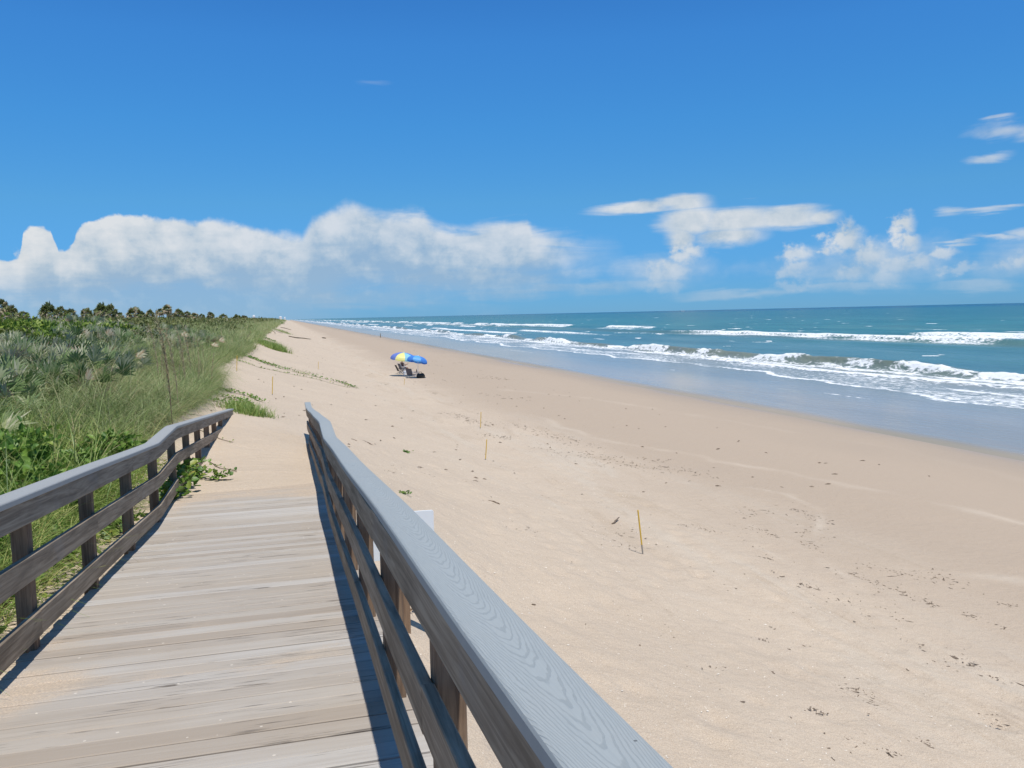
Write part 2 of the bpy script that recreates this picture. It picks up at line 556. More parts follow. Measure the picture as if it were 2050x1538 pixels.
# ------------------------------------------------------------------ terrain
XN = [-900, -200, -80, -30, -14, -8, -5, -3.5, -2.5, -1.55, -.5, .5, 1.5, 3, 6.5, 10, 16, 22, 26, 40, 80]
YN = [-40, 0, 5, 10, 11.6, 14.4, 18, 22, 30, 45, 100, 5000]
_L = [-1.2, -.9, -.45, .15]
_R = [5.15, 5.42, 5.66, 6.5, 9.]
HT = [
    _L + [1.0, 1.2, 1.35, 1.4, 1.42, 1.42, 1.5, 2.3, 3.0, 3.5, 4.35, 4.8] + _R,
    _L + [1.0, 1.3, 1.5, 1.6, 1.6, 1.58, 1.7, 2.4, 3.1, 3.6, 4.40, 4.8] + _R,
    _L + [1.0, 1.35, 1.7, 1.86, 1.94, 1.98, 2.1, 2.75, 3.3, 3.75, 4.50, 4.85] + _R,
    _L + [0.9, 1.3, 1.75, 1.98, 2.16, 2.34, 2.38, 2.85, 3.35, 3.85, 4.60, 4.9] + _R,
    _L + [0.9, 1.3, 1.75, 1.98, 2.15, 2.245, 2.25, 2.275, 2.9, 3.75, 4.60, 4.9] + _R,
    _L + [0.9, 1.3, 1.75, 2.0, 2.17, 2.29, 2.36, 2.47, 2.95, 3.65, 4.60, 4.9] + _R,
    _L + [0.8, 1.25, 1.65, 1.95, 2.13, 2.24, 2.42, 2.72, 3.1, 3.70, 4.65, 4.95] + _R,
    _L + [0.7, 1.15, 1.45, 1.85, 2.12, 2.30, 2.55, 2.9, 3.3, 3.85, 4.75, 5.0] + _R,
    _L + [0.6, 1.1, 1.6, 2.1, 2.40, 2.68, 2.98, 3.28, 3.55, 4.0, 4.9, 5.05] + _R,
    _L + [0.5, 1.1, 1.7, 2.2, 2.50, 2.80, 3.10, 3.4, 3.65, 4.1, 4.95, 5.1] + _R,
    _L + [0.5, 1.1, 1.7, 2.2, 2.55, 2.85, 3.15, 3.45, 3.7, 4.15, 4.95, 5.1] + _R,
    _L + [0.5, 1.1, 1.7, 2.2, 2.55, 2.85, 3.15, 3.45, 3.7, 4.15, 4.95, 5.1] + _R,
]
HT = np.array(HT)
XN = np.array(XN, float)
YN = np.array(YN, float)


def _interp(x, y):
    x = np.clip(x, XN[0], XN[-1])
    y = np.clip(y, YN[0], YN[-1])
    i = np.clip(np.searchsorted(XN, x) - 1, 0, len(XN) - 2)
    j = np.clip(np.searchsorted(YN, y) - 1, 0, len(YN) - 2)
    fx = (x - XN[i]) / (XN[i + 1] - XN[i])
    fy = (y - YN[j]) / (YN[j + 1] - YN[j])
    return (HT[j, i] * (1 - fx) + HT[j, i + 1] * fx) * (1 - fy) + (HT[j + 1, i] * (1 - fx) + HT[j + 1, i + 1] * fx) * fy


def ground(x, y, rough=True):
    x = np.asarray(x, float)
    y = np.asarray(y, float)
    r = np.clip(.22 + .05 * np.abs(x - .5), 0, 2.)
    r = np.where(y < 12, np.minimum(r, .12 + .09 * np.abs(x + .5)), r)
    s = 0
    for dx, dy in ((0, 0), (1, 0), (-1, 0), (.5, .5), (-.5, .5), (.5, -.5), (-.5, -.5)):
        s = s + _interp(x + dx * r, y + dy * np.where(y < 16, .45, 1.1))
    h = s / 7
    z = CAMZ - h
    if rough:
        dry = sstep(21, 12, x) * sstep(-1.7, -1.2, x) if False else sstep(22, 11, x)
        dk = np.where((x > -1.8) & (x < .7) & (y < 13), .12, 1.)
        z = z + dk * dry * (.045 * fbm(x * .55, y * .4, 3, 3) + .018 * fbm(x * 2.4, y * 2.0, 9, 3))
        z = z + .02 * sstep(5, 9, x) * sstep(20, 12, x) * fbm(x * .5, y * .06, 21, 3)
        z = z + .28 * sstep(-6, -12, x) * fbm(x * .12, y * .12, 15, 3)
        z = z + .10 * sstep(10, 40, y) * sstep(-1, -4, x) * fbm(x * .3, y * .12, 33, 3)
    return z


_DR = np.random.default_rng(77)
_dn = 420
_dx = _DR.uniform(.9, 9.5, _dn)
_dy = 2.5 + 26 * _DR.random(_dn) ** 1.3
_dr = _DR.uniform(.09, .2, _dn)
_dd = _DR.uniform(.012, .036, _dn)


def ground_marked(x, y):
    """the ground with scuffs and old footprints pressed into the dry sand"""
    z = ground(x, y)
    for a, b, r, d in zip(_dx, _dy, _dr, _dd):
        j0, j1 = np.searchsorted(y[:, 0], (b - 4 * r, b + 4 * r))
        i0, i1 = np.searchsorted(x[0], (a - 4 * r, a + 4 * r))
        if j1 > j0 and i1 > i0:
            q = ((x[j0:j1, i0:i1] - a) / r) ** 2 + ((y[j0:j1, i0:i1] - b) / (1.5 * r)) ** 2
            z[j0:j1, i0:i1] += -d * np.exp(-q * 1.3) + .45 * d * np.exp(-(np.sqrt(q) - 1.7) ** 2 * 3)
    return z


def px2g(px, py, it=14):
    """photograph pixel -> point on the ground"""
    d = wdir(px, py)
    h = 4.
    for _ in range(it):
        p = d * (-h / d[2])
        h2 = CAMZ - float(ground(p[0], p[1]))
        h = .5 * h + .5 * h2
    p = d * (-h / d[2])
    return np.array([p[0], p[1], CAMZ - h])


def px_at(px, py, dist):
    """point on the pixel's ray at a walkway distance Y"""
    d = wdir(px, py)
    p = d * (dist / d[1])
    return np.array([p[0], p[1], p[2] + CAMZ])


def gridmesh(xs, ys, zf):
    X, Y = np.meshgrid(xs, ys)
    Z = zf(X, Y)
    nx, ny = len(xs), len(ys)
    idx = np.arange(nx * ny).reshape(ny, nx)
    f = np.stack([idx[:-1, :-1], idx[:-1, 1:], idx[1:, 1:], idx[1:, :-1]], -1).reshape(-1, 4)
    return np.stack([X, Y, Z], -1).reshape(-1, 3), f, X, Y


def geo(a, b, s0, g):
    out = [a]
    s = s0
    while out[-1] < b:
        out.append(out[-1] + s)
        s *= g
    return out


xs = sorted(set([round(v, 4) for v in
                 [-900, -500, -300, -200, -150, -120, -100] + list(np.arange(-80, -14, 1.5)) + list(np.arange(-14, -4, .3)) +
                 list(np.arange(-4, 9, .09)) + list(np.arange(9, 18, .2)) + list(np.arange(18, 30, .3)) + [32, 36, 40, 50, 80]]))
ys = list(np.arange(-14, 0, .5)) + list(np.arange(0, 14, .09)) + geo(14, 4000, .1, 1.0125)
v, f, _, _ = gridmesh(np.array(xs), np.array(ys), ground_marked)
STAIN = [  # traces in the sand: (photograph polyline, half width in metres, strength: + dark, - pale)
    ([(1076, 897), (1180, 915), (1332, 937), (1500, 955), (1700, 985)], .38, .8), ([(1060, 830), (1200, 880), (1400, 915), (1600, 950), (1850, 1000), (2050, 1050)], .30, -.55),
    ([(1330, 965), (1480, 975), (1580, 990), (1645, 1020), (1640, 1062), (1622, 1092), (1650, 1130), (1740, 1180)], .17, -.6), ([(1590, 1010), (1625, 1035), (1610, 1085), (1640, 1115)], .10, .8),
    ([(1500, 1050), (1520, 1095), (1600, 1150), (1700, 1205), (1800, 1255), (1920, 1325), (2050, 1390)], .14, -.6), ([(1520, 1110), (1640, 1185), (1780, 1260), (1900, 1330), (2040, 1405)], .22, .55),
    ([(1400, 1200), (1460, 1215), (1560, 1235), (1650, 1250)], .26, -.7), ([(1230, 985), (1420, 1020), (1600, 1090)], .16, -.35), ([(1180, 945), (1340, 1010), (1450, 1075)], .10, .4),
    ([(1240, 955), (1400, 1020), (1520, 1090)], .09, .4), ([(1300, 1100), (1390, 1120), (1480, 1150)], .25, .35), ([(960, 800), (1100, 830), (1250, 850), (1500, 880)], .35, .4),
    ([(1000, 780), (1200, 800), (1500, 850), (1800, 900), (2050, 960)], .6, -.35), ([(1690, 1010), (1850, 1040), (2050, 1100)], .5, .45), ([(1750, 1130), (1900, 1150), (2050, 1160)], .3, -.4),
    ([(1000, 1010), (1100, 1050), (1250, 1110)], .22, .35), ([(880, 930), (1000, 990), (1080, 1060)], .2, .3), ([(1450, 1290), (1600, 1330), (1800, 1420)], .12, .3), ([(1620, 1280), (1800, 1340), (2000, 1440)], .12, .3)]
stain = np.zeros(len(v))
V2 = v[:, :2]
for pl, wd, st_ in STAIN:
    P_ = np.array([px2g(*p)[:2] for p in pl])
    lo, hi = P_.min(0) - 4 * wd - 1, P_.max(0) + 4 * wd + 1
    k = np.where((V2[:, 0] > lo[0]) & (V2[:, 0] < hi[0]) & (V2[:, 1] > lo[1]) & (V2[:, 1] < hi[1]))[0]
    q = V2[k] + np.column_stack([.5 * fbm(V2[k, 1] * .6, V2[k, 0] * .6, 230, 3), .5 * fbm(V2[k, 1] * .5, V2[k, 0] * .5, 231, 3)]) * min(1, wd * 3)
    dmin = np.full(len(k), 1e9)
    for a_, b_ in zip(P_[:-1], P_[1:]):
        ab = b_ - a_
        t_ = np.clip(((q - a_) @ ab) / (ab @ ab), 0, 1)
        dmin = np.minimum(dmin, np.linalg.norm(q - a_ - t_[:, None] * ab, axis=1))
    stain[k] += st_ * np.exp(-(dmin / wd) ** 2) * np.clip(.75 + .9 * fbm(q[:, 0] * 1.3, q[:, 1] * .5, 232, 3), 0, 1.3)
v[:, 2] -= .012 * np.clip(stain, -1, 1)
g_ob = newmesh('beach_sand', v, f, [SAND], smooth=True, attrs={'stain': ('FLOAT', stain)})
tag(g_ob, 'pale shelly sand beach sloping from the dune to the water', kind='structure')

# ------------------------------------------------------------------ sea
xs = np.array(list(np.arange(17, 34, .6)) + list(np.arange(34, 56, .2)) + list(np.arange(56, 92, .55)) + list(np.arange(92, 128, .3)) + geo(128, 40000, .6, 1.03))
ys = np.array(list(np.arange(-30, 14, 2.)) + geo(14, 40000, .12, 1.0085))


def seafun(X, Y):
    shape = X.shape
    lw = fbm(Y / 38., X * 0, 40, 3)
    # --- swash edge and inner turbulent zone
    xf = 38.3 + 2.6 * fbm(Y / 24., X * 0, 41, 3) + .9 * fbm(Y / 5., X * 0, 42, 2)
    inner = sstep(-.1, .25, X - xf) * sstep(50.5, 48.0, X)
    edge = np.exp(-((X - xf - .55) / .55) ** 2) * sstep(-.55, .15, fbm(Y / 16., X * 0, 43, 2) + .25)
    xf2 = 42.6 + 2.2 * fbm(Y / 20., X * 0, 44, 3) + .7 * fbm(Y / 4., X * 0, 45, 2)
    edge2 = np.exp(-((X - xf2) / .75) ** 2) * sstep(-.2, .25, fbm(Y / 14., X * 0, 46, 2) + .1)
    lace = .50 + .26 * fbm(X / 2.2, Y / 9., 47, 4)
    foam = inner * lace
    foam = np.maximum(foam, edge * (.78 + .25 * fbm(Y / 2.5, X * .6, 143, 2)))
    foam = np.maximum(foam, np.exp(-np.clip(X - xf - .5, 0, 99) / 2.2) * sstep(-.1, .3, X - xf) * (.62 + .2 * fbm(X / 1.5, Y / 5., 144, 3)))
    foam = np.maximum(foam, edge2 * (.72 + .25 * fbm(Y / 2., X * .6, 145, 2)) * sstep(0, 1, X - xf))
    # thin stray lines in the backwash
    xs_ = 33.5 + 2.5 * fbm(Y / 17., X * 0, 48, 2)
    foam = np.maximum(foam, .62 * np.exp(-((X - xs_) / .22) ** 2) * sstep(.25, .4, fbm(Y / 9., X * 0, 49, 2)))
    # --- inner breaker
    xb = 49.6 + 1.3 * fbm(Y / 26., X * 0, 50, 3) + .35 * fbm(Y / 3., X * 0, 51, 2)
    q = X - xb
    amp = .25 + .62 * sstep(-.35, .35, fbm(Y / 17., X * 0, 52, 2) + .15)
    broken = sstep(-.2, .22, fbm(Y / 7., X * .15, 53, 4) + .02)
    prof = np.where(q < 0, np.exp(-(q / .75) ** 2), np.exp(-(q / 2.7) ** 2))
    z = amp * prof * (1 + .35 * broken * fbm(X * 1.1, Y * .8, 153, 3))
    face = np.where(q < 0, np.exp(-((q + .35) / .75) ** 2), np.exp(-(q / .42) ** 2))
    foam = np.maximum(foam, face * broken * (.95 + .3 * fbm(X * 1.6, Y * .9, 54, 3)))
    foot = np.exp(-((q + 1.9 + .5 * fbm(Y / 5., X * 0, 55, 2)) / .95) ** 2)
    foam = np.maximum(foam, foot * (.74 + .4 * fbm(X * .9, Y * .35, 56, 3)))
    foam = np.maximum(foam, sstep(-5.5, -1.5, q) * sstep(0, -1, q) * (.56 + .3 * fbm(X / 1.4, Y / 4.5, 156, 3)))
    foam = np.maximum(foam, sstep(0, .5, q) * np.exp(-np.clip(q, 0, 99) / 1.8) * (.45 + .3 * fbm(X, Y / 3., 157, 3)) * broken)
    # second, older bore just shoreward
    xb2 = 45.8 + 1.6 * fbm(Y / 31., X * 0, 57, 3)
    q2 = X - xb2
    b2 = sstep(0., .3, fbm(Y / 25., X * 0, 58, 2))
    z = z + .16 * b2 * np.exp(-(q2 / 1.) ** 2)
    foam = np.maximum(foam, b2 * (.8 + .3 * fbm(X, Y * .5, 158, 3)) * np.exp(-((q2 + .3) / .9) ** 2))
    # --- outer breakers
    near = sstep(300, 200, Y)
    xo = 96.5 + 3.2 * fbm(Y / 60., X * 0, 60, 3) + .8 * fbm(Y / 9., X * 0, 61, 2)
    qo = X - xo
    bo = sstep(-.35, -.02, fbm(Y / 30., X * 0, 62, 3) + .16) * (sstep(222, 165, Y) + sstep(300, 380, Y) * .8)
    po = np.where(qo < 0, np.exp(-(qo / 1.1) ** 2), np.exp(-(qo / 4.5) ** 2))
    z = z + .62 * po * (.45 + .55 * bo)
    foam = np.maximum(foam, bo * np.where(qo < 0, np.exp(-((qo) / 1.7) ** 2), np.exp(-(qo / 1.2) ** 2)) * (.9 + .35 * fbm(X * .8, Y * .3, 159, 3)))
    foam = np.maximum(foam, bo * sstep(-7, -2.5, qo) * sstep(.5, -.5, qo) * (.58 + .36 * fbm(X / 2., Y / 9., 63, 4)))
    xo2 = 111.5 + 4. * fbm(Y / 70., X * 0, 64, 3) + 1. * fbm(Y / 11., X * 0, 65, 2)
    qo2 = X - xo2
    bo2 = sstep(-.25, .05, fbm(Y / 40. + 3.3, X * 0, 66, 3) + .10) * (sstep(135, 120, Y) + sstep(215, 245, Y))
    po2 = np.where(qo2 < 0, np.exp(-(qo2 / 1.2) ** 2), np.exp(-(qo2 / 5.) ** 2))
    z = z + .7 * po2 * (.4 + .6 * bo2)
    foam = np.maximum(foam, bo2 * np.where(qo2 < 0, np.exp(-(qo2 / 2.1) ** 2), np.exp(-(qo2 / 1.3) ** 2)) * (.92 + .35 * fbm(X * .7, Y * .25, 160, 3)))
    foam = np.maximum(foam, bo2 * sstep(-12, -3, qo2) * sstep(.5, -.5, qo2) * (.56 + .36 * fbm(X / 2.4, Y / 11., 67, 4)))
    # third, sparse lines between, mostly farther up the coast
    for k, (x0, s, th) in enumerate(((62., 70, .22), (74., 61, .27), (84., 66, .15))):
        xk = x0 + 2.5 * fbm(Y / 50., X * 0, 70 + 3 * k, 3)
        qk = X - xk
        bk = sstep(th, th + .14, fbm(Y / s, X * 0, 71 + 3 * k, 2)) * sstep(130, 230, Y)
        z = z + .35 * np.where(qk < 0, np.exp(-(qk / .9) ** 2), np.exp(-(qk / 3.) ** 2)) * (.35 + .65 * bk)
        foam = np.maximum(foam, bk * np.exp(-((qk + .5) / 1.3) ** 2) * (.85 + .3 * fbm(X * .8, Y * .3, 163 + k, 3)))
        foam = np.maximum(foam, bk * .6 * sstep(-6, -1, qk) * sstep(.5, -.5, qk))
    # white horses on open water
    wh = fbm(X / 3.2, Y / 7.5, 80, 3)
    foam = np.maximum(foam, sstep(.56, .66, wh) * .75 * sstep(52, 60, X) * sstep(900, 300, X))
    # --- swell
    sw = .13 * np.sin((X + 6 * fbm(X / 60., Y / 70., 81, 2)) * 2 * PI / 13.5) * sstep(50, 60, X) * sstep(2500, 300, X)
    sw = sw + .10 * fbm(X / 2.6, Y / 7., 82, 3) * sstep(50, 58, X) * sstep(600, 150, X)
    sw = sw + .025 * fbm(X / 1.2, Y / 3., 83, 2) * sstep(36, 44, X)
    z = z + sw + .14 * np.clip(foam - .45, 0, 1) * (.6 + fbm(X * .9, Y * .5, 84, 3)) * sstep(40, 48, X)
    z = z + .03 * np.clip(foam, 0, 1) * sstep(36, 40, X)
    # --- water colour by depth and stirred-up sand
    def C(*c):
        return np.array(c)
    t1 = sstep(30, 39, X)[..., None]
    t2 = sstep(46, 53, X)[..., None]
    t3 = sstep(60, 130, X)[..., None]
    t4 = sstep(150, 420, X)[..., None]
    t5 = sstep(500, 2500, X)[..., None]
    depth = np.clip(-ground(X, Y, False), 0, 9)
    depth = depth * (1 + .35 * fbm(X / 3., Y / 8., 190, 3))
    c = C(.34, .30, .24) * (1 - t1) + C(.25, .29, .285) * t1
    c = c * (1 - t2) + C(.080, .20, .228) * t2
    c = c * (1 - t3) + C(.045, .178, .185) * t3
    c = c * (1 - t4) + C(.030, .145, .165) * t4
    c = c * (1 - t5) + C(.008, .088, .150) * t5
    silt = (np.exp(-(q / 1.3) ** 2) * .8 * (1 - .5 * broken))[..., None]
    silt = np.maximum(silt, (np.exp(-((X - xo + 3) / 4.) ** 2) * .35)[..., None])
    c = c * (1 - silt) + C(.20, .215, .145) * silt
    patch = (sstep(.15, .5, fbm(X / 30., Y / 90., 85, 3)) * .35 * sstep(52, 70, X) * sstep(500, 200, X))[..., None]
    c = c * (1 - patch) + C(.10, .22, .20) * patch
    return z, np.clip(foam, 0, 1.25), c, sstep(-.02, .17, depth)


sea_z, sea_f, sea_c = None, None, None


def _sz(X, Y):
    global sea_z, sea_f, sea_c, sea_d
    sea_z, sea_f, sea_c, sea_d = seafun(X, Y)
    return sea_z


v, f, _, _ = gridmesh(xs, ys, _sz)
rgba = np.concatenate([sea_c.reshape(-1, 3), np.ones((sea_c.size // 3, 1))], 1)
sea = newmesh('sea_water', v, f, [SEA], smooth=True, attrs={'foam': ('FLOAT', sea_f.ravel()), 'film': ('FLOAT', sea_d.ravel()), 'wcol': ('FLOAT_COLOR', rgba)})
tag(sea, 'blue green sea with white breakers rolling onto the beach', kind='structure')

# ------------------------------------------------------------------ boardwalk
HD = 1.41


def hdeck(y, k0=9.3, k1=10.7):
    y = np.asarray(y, float)
    return HD + SLOPE * (np.minimum(y, k0) + np.maximum(y - k1, 0))


def zrail(y, k0, k1):
    """height of the deck line under a rail whose level stretch runs k0..k1"""
    y = np.asarray(y, float)
    e = np.maximum(y - (18.9 if k0 < 9.2 else 99.), 0)
    return CAMZ - (HD + SLOPE * (np.minimum(y, k0) + np.maximum(y - k1, 0) - e))


bw = empty('boardwalk', (0, 2, CAMZ - HD - SLOPE * 2), 0, 'weathered grey timber boardwalk ramp with handrails running down to the sand', 'boardwalk')
bw_inv = Matrix.Translation(-bw.location)


def under(o, parent, world_parent_loc):
    o.parent = parent
    o.matrix_parent_inverse = Matrix.Translation(-Vector(world_parent_loc))
    return o


BWL = tuple(bw.location)
mb = MB()
rp = random.Random(3)
y = -2.5
pitch = .146
while y < 19.0:
    w = pitch - rp.uniform(.008, .0155)
    t = rp.random()
    dz = rp.uniform(-.0025, .0025)
    sk = rp.uniform(-.004, .004)
    z0, z1 = CAMZ - float(hdeck(y)) + dz, CAMZ - float(hdeck(y + w)) + dz
    xa, xb_ = -1.50 + rp.uniform(-.014, .012), .47 + rp.uniform(-.012, .012)
    th = .038
    e = .005
    # board with eased top edges
    prof = [(0, -th), (w, -th), (w, -e), (w - e, 0), (e, 0), (0, -e)]
    vs = []
    for X_ in (xa, xb_):
        for (a, b) in prof:
            zz = z0 + (z1 - z0) * a / w + b
            vs.append((X_, y + a + (sk if X_ > 0 else -sk), zz))
    n = 6
    fs = [(j, j + n, (j + 1) % n + n, (j + 1) % n) for j in range(n)] + [tuple(range(n)), tuple(reversed(range(n, 2 * n)))]
    mb.add(vs, fs, t)
    y += pitch
deck = under(mb.build('deck', DECK), bw, BWL)
mb = MB()
for X_ in (-1.33, -.5, .28):
    pts = [(X_, yy, CAMZ - float(hdeck(yy)) - .042) for yy in (-2.4, 9.3, 10.7, 18.9)]
    mb.sweep([(-.02, -.235), (.02, -.235), (.02, 0), (-.02, 0)], pts, X_)
st = mb.build('joist', RAILW)
st.parent = deck

CH = HD - .493      # cap top above deck


def capboards(side, xa, xb, k0, k1, yend, joints):
    vs, fs, ti, ac = [], [], [], []
    xm = (xa + xb) / 2
    r = .009
    hw = (xb - xa) / 2
    th = .037
    prof = [(-hw, -th + .003), (-hw + .003, -th), (hw - .003, -th), (hw, -th + .003), (hw, -r), (hw - .003, -.003), (hw - r, 0),
            (0, 0), (-hw + r, 0), (-hw + .003, -.003), (-hw, -r)]
    n = len(prof)
    rr = random.Random(hash(side) % 97 if False else (4 if side == 'l' else 9))
    for a, b in zip(joints[:-1], joints[1:]):
        a2, b2 = a + .0015, b - .0015
        pys = [a2] + [k for k in (k0 - .12, k0, k0 + .12, k1 - .12, k1, k1 + .12, 18.9) if a2 < k < b2] + list(np.arange(a2 + .5, b2 - .2, .6)) + [b2]
        pys = sorted(pys)
        t = rr.random()
        o0 = len(vs)
        for py in pys:
            z = float(np.mean([zrail(py + d, k0, k1) for d in (-.1, -.05, 0, .05, .1)])) + CH
            wob = .004 * math.sin(py * 1.7 + (0 if side == 'l' else 2)) + .003 * math.sin(py * .6)
            for (p, q) in prof:
                vs.append((xm + p + wob, py, z + q))
                ti.append(t)
                ac.append(p)
        for i in range(len(pys) - 1):
            for j in range(n):
                k = (j + 1) % n
                fs.append((o0 + i * n + j, o0 + i * n + k, o0 + (i + 1) * n + k, o0 + (i + 1) * n + j))
        fs.append(tuple(o0 + j for j in range(n)))
        fs.append(tuple(o0 + (len(pys) - 1) * n + j for j in reversed(range(n))))
    return newmesh('handrail', np.array(vs), fs, [CAP], attrs={'tint': ('FLOAT', ti), 'across': ('FLOAT', ac)})


def railing(side, face, sgn, capx, k0, k1, yend, posts, joints, endl):
    """face: x of the deck-side face of the boards; sgn: +1 outward to +x"""
    cap = under(capboards(side, capx[0], capx[1], k0, k1, yend, joints), bw, BWL)
    rr = random.Random(21 if side == 'l' else 22)
    specs = [(.5315, .668), (.841, .983), (1.175, 1.317)]
    for bi, (h0, h1) in enumerate(specs):
        mb = MB()
        jn = [-2.5] + [p for i, p in enumerate(posts) if (i + bi) % 3 == 1 and -2 < p < endl[bi] - .6] + [endl[bi]]
        for a, b in zip(jn[:-1], jn[1:]):
            pys = sorted([a + .002] + [k for k in (k0 - .1, k0 + .1, k1 - .1, k1 + .1, 18.9) if a < k < b] + list(np.arange(a + .4, b - .1, .7)) + [b - .002])
            t = rr.random()
            jz = rr.uniform(-.004, .004)
            pts = []
            for py in pys:
                zt = float(np.mean([zrail(py + d, k0, k1) for d in (-.1, 0, .1)])) + HD
                pts.append((face + .003 * math.sin(py * 1.3 + bi), py, zt + jz))
            x0, x1 = (0, .038) if sgn > 0 else (-.038, 0)
            e = .004
            mb.sweep([(x0 + e, -h1), (x1 - e, -h1), (x1, -h1 + e), (x1, -h0 - e), (x1 - e, -h0), (x0 + e, -h0), (x0, -h0 - e), (x0, -h1 + e)], pts, t)
        o = mb.build('rail_board', RAILW)
        o.parent = cap
    for p in posts:
        zt = float(zrail(p, k0, k1)) + HD
        gz = float(ground(face + sgn * .09, p, False))
        mb = MB()
        j = rr.uniform(-.006, .006)
        xa, xb_ = sorted((face + sgn * .0385, face + sgn * .1275))
        e = .006
        b0, t0 = min(gz - .5, zt - 1.55), zt - .5325
        prof = [(xa + e, p), (xb_ - e, p), (xb_, p + e), (xb_, p + .089 - e), (xb_ - e, p + .089), (xa + e, p + .089), (xa, p + .089 - e), (xa, p + e)]
        vs = [(a + j * 0, b, b0) for a, b in prof] + [(a, b, t0) for a, b in prof]
        n = 8
        fs = [(i, (i + 1) % n, (i + 1) % n + n, i + n) for i in range(n)] + [tuple(reversed(range(n))), tuple(range(n, 2 * n))]
        mb.add(vs, fs, rr.random())
        o = mb.build('post', POSTW)
        o.parent = cap
    return cap


postL = [.56 + 1.52 * i for i in range(-2, 15)]
railing('l', -1.42, -1, (-1.552, -1.405), 9.66, 11.15, 21.9, [p for p in postL if p < 21.], [-2.5, 1.9, 6.75, 11.3, 15.9, 21.9], (21.8, 20.5, 17.6))
postR = [.85 + 1.385 * i for i in range(-2, 15)]
railing('r', .318, 1, (.311, .447), 8.76, 10.1, 20.2, [p for p in postR if p < 20.1], [-2.5, .5, 4.6, 8.2, 12., 15.9, 20.2], (20.1, 19.4, 18.0))

# ------------------------------------------------------------------ foliage builders


def blades(P, az, L, W, lean, droop, seg=4, tint=None, tilt=None):
    """curved tapering grass blades; arrays of length n -> verts, quads, tint"""
    n = len(P)
    verts = np.zeros((n, seg + 1, 2, 3), np.float32)
    d = np.stack([np.cos(az), np.sin(az)], -1)
    side_a = az + PI / 2 + RNG.normal(0, .5, n)
    sd = np.stack([np.cos(side_a), np.sin(side_a), np.zeros(n)], -1)
    pos = np.array(P, float).copy()
    for s in range(seg + 1):
        t = s / seg
        w = W * (1 - t) ** .8 * .5 + .0008
        verts[:, s, 0] = pos - sd * w[:, None]
        verts[:, s, 1] = pos + sd * w[:, None]
        th = lean + droop * (t + .5 / seg)
        pos[:, 0] += d[:, 0] * np.sin(th) * L / seg
        pos[:, 1] += d[:, 1] * np.sin(th) * L / seg
        pos[:, 2] += np.cos(th) * L / seg
    idx = np.arange(n * (seg + 1) * 2).reshape(n, seg + 1, 2)
    f = np.stack([idx[:, :-1, 0], idx[:, :-1, 1], idx[:, 1:, 1], idx[:, 1:, 0]], -1).reshape(-1, 4)
    tint = np.zeros(n) if tint is None else tint
    tv = np.repeat(tint, (seg + 1) * 2)
    return verts.reshape(-1, 3), f, tv


def leaves(P, nrm, up, L, W, tint, fold=.25):
    """pointed-oval leaves: 6 verts, 2 quads folded along the midrib. P base; up = leaf axis"""
    n = len(P)
    ax = up / np.maximum(np.linalg.norm(up, axis=1, keepdims=True), 1e-6)
    sd = np.cross(ax, nrm)
    sd /= np.maximum(np.linalg.norm(sd, axis=1, keepdims=True), 1e-6)
    nn = np.cross(sd, ax)
    L = L[:, None]
    W = W[:, None]
    v = np.zeros((n, 6, 3), np.float32)
    v[:, 0] = P
    v[:, 1] = P + ax * L * .35 + sd * W * .5 + nn * W * fold
    v[:, 2] = P + ax * L * .75 + sd * W * .38 + nn * W * fold * .6
    v[:, 3] = P + ax * L - nn * L * .08
    v[:, 4] = P + ax * L * .75 - sd * W * .38 + nn * W * fold * .6
    v[:, 5] = P + ax * L * .35 - sd * W * .5 + nn * W * fold
    b = np.arange(n)[:, None] * 6
    f = np.concatenate([b + np.array([[0, 1, 2, 3]]), b + np.array([[0, 3, 4, 5]])], 1).reshape(-1, 4)
    return v.reshape(-1, 3), f, np.repeat(tint, 6)


def join(parts):
    vs, fs, ts, o = [], [], [], 0
    for v, f, t in parts:
        vs.append(v)
        fs.append(f + o)
        ts.append(t)
        o += len(v)
    return np.concatenate(vs), np.concatenate(fs), np.concatenate(ts)


def fol(name, parts, mat, parent=None, link=True):
    v, f, t = join(parts) if isinstance(parts, list) else parts
    return newmesh(name, v, f, [mat], parent, attrs={'tint': ('FLOAT', t)}, link=link)


def grass_field(xy, hmean, wmean, perclump, rad, mat_t=(.1, .8), lean=.25, droop=1.1, seg=4, windy=0.0):
    n = len(xy)
    c = np.repeat(xy, perclump, axis=0)
    m = len(c)
    az = RNG.uniform(0, 2 * PI, m)
    rr = rad * np.sqrt(RNG.random(m))
    c = c + np.stack([np.cos(az) * rr, np.sin(az) * rr], -1)
    z = ground(c[:, 0], c[:, 1]) - .02
    P = np.column_stack([c, z])
    ct = np.repeat(np.clip(RNG.uniform(*mat_t, n) * .7 + .3 * (.5 + fbm(xy[:, 0] * .9, xy[:, 1] * .5, 210, 3)), 0, 1), perclump)
    ch = np.repeat(RNG.uniform(.7, 1.2, n) * (1 + .45 * fbm(xy[:, 0] * .8, xy[:, 1] * .45, 211, 2)), perclump)
    L = hmean * ch * RNG.uniform(.55, 1.3, m)
    W = wmean * RNG.uniform(.7, 1.3, m)
    le = np.abs(RNG.normal(lean, .22, m))
    dr = np.abs(RNG.normal(droop, .45, m))
    az2 = az + RNG.normal(0, .5, m)
    tint = np.clip(ct + RNG.normal(0, .2, m), 0, 1)
    return blades(P, az2, L, W, le, dr, seg, tint)


def x_edge(y):
    """seaward edge of the dune grass"""
    y = np.asarray(y, float)
    return np.interp(y, [0, 8, 14, 19, 24, 30, 42, 60, 100, 4000], [-2.2, -2.5, -2.5, -2.45, -2.25, -2.55, -3.3, -3.2, -3.4, -4.2]) + .45 * fbm(y / 5., y * 0, 90, 2) * sstep(15, 40, y)


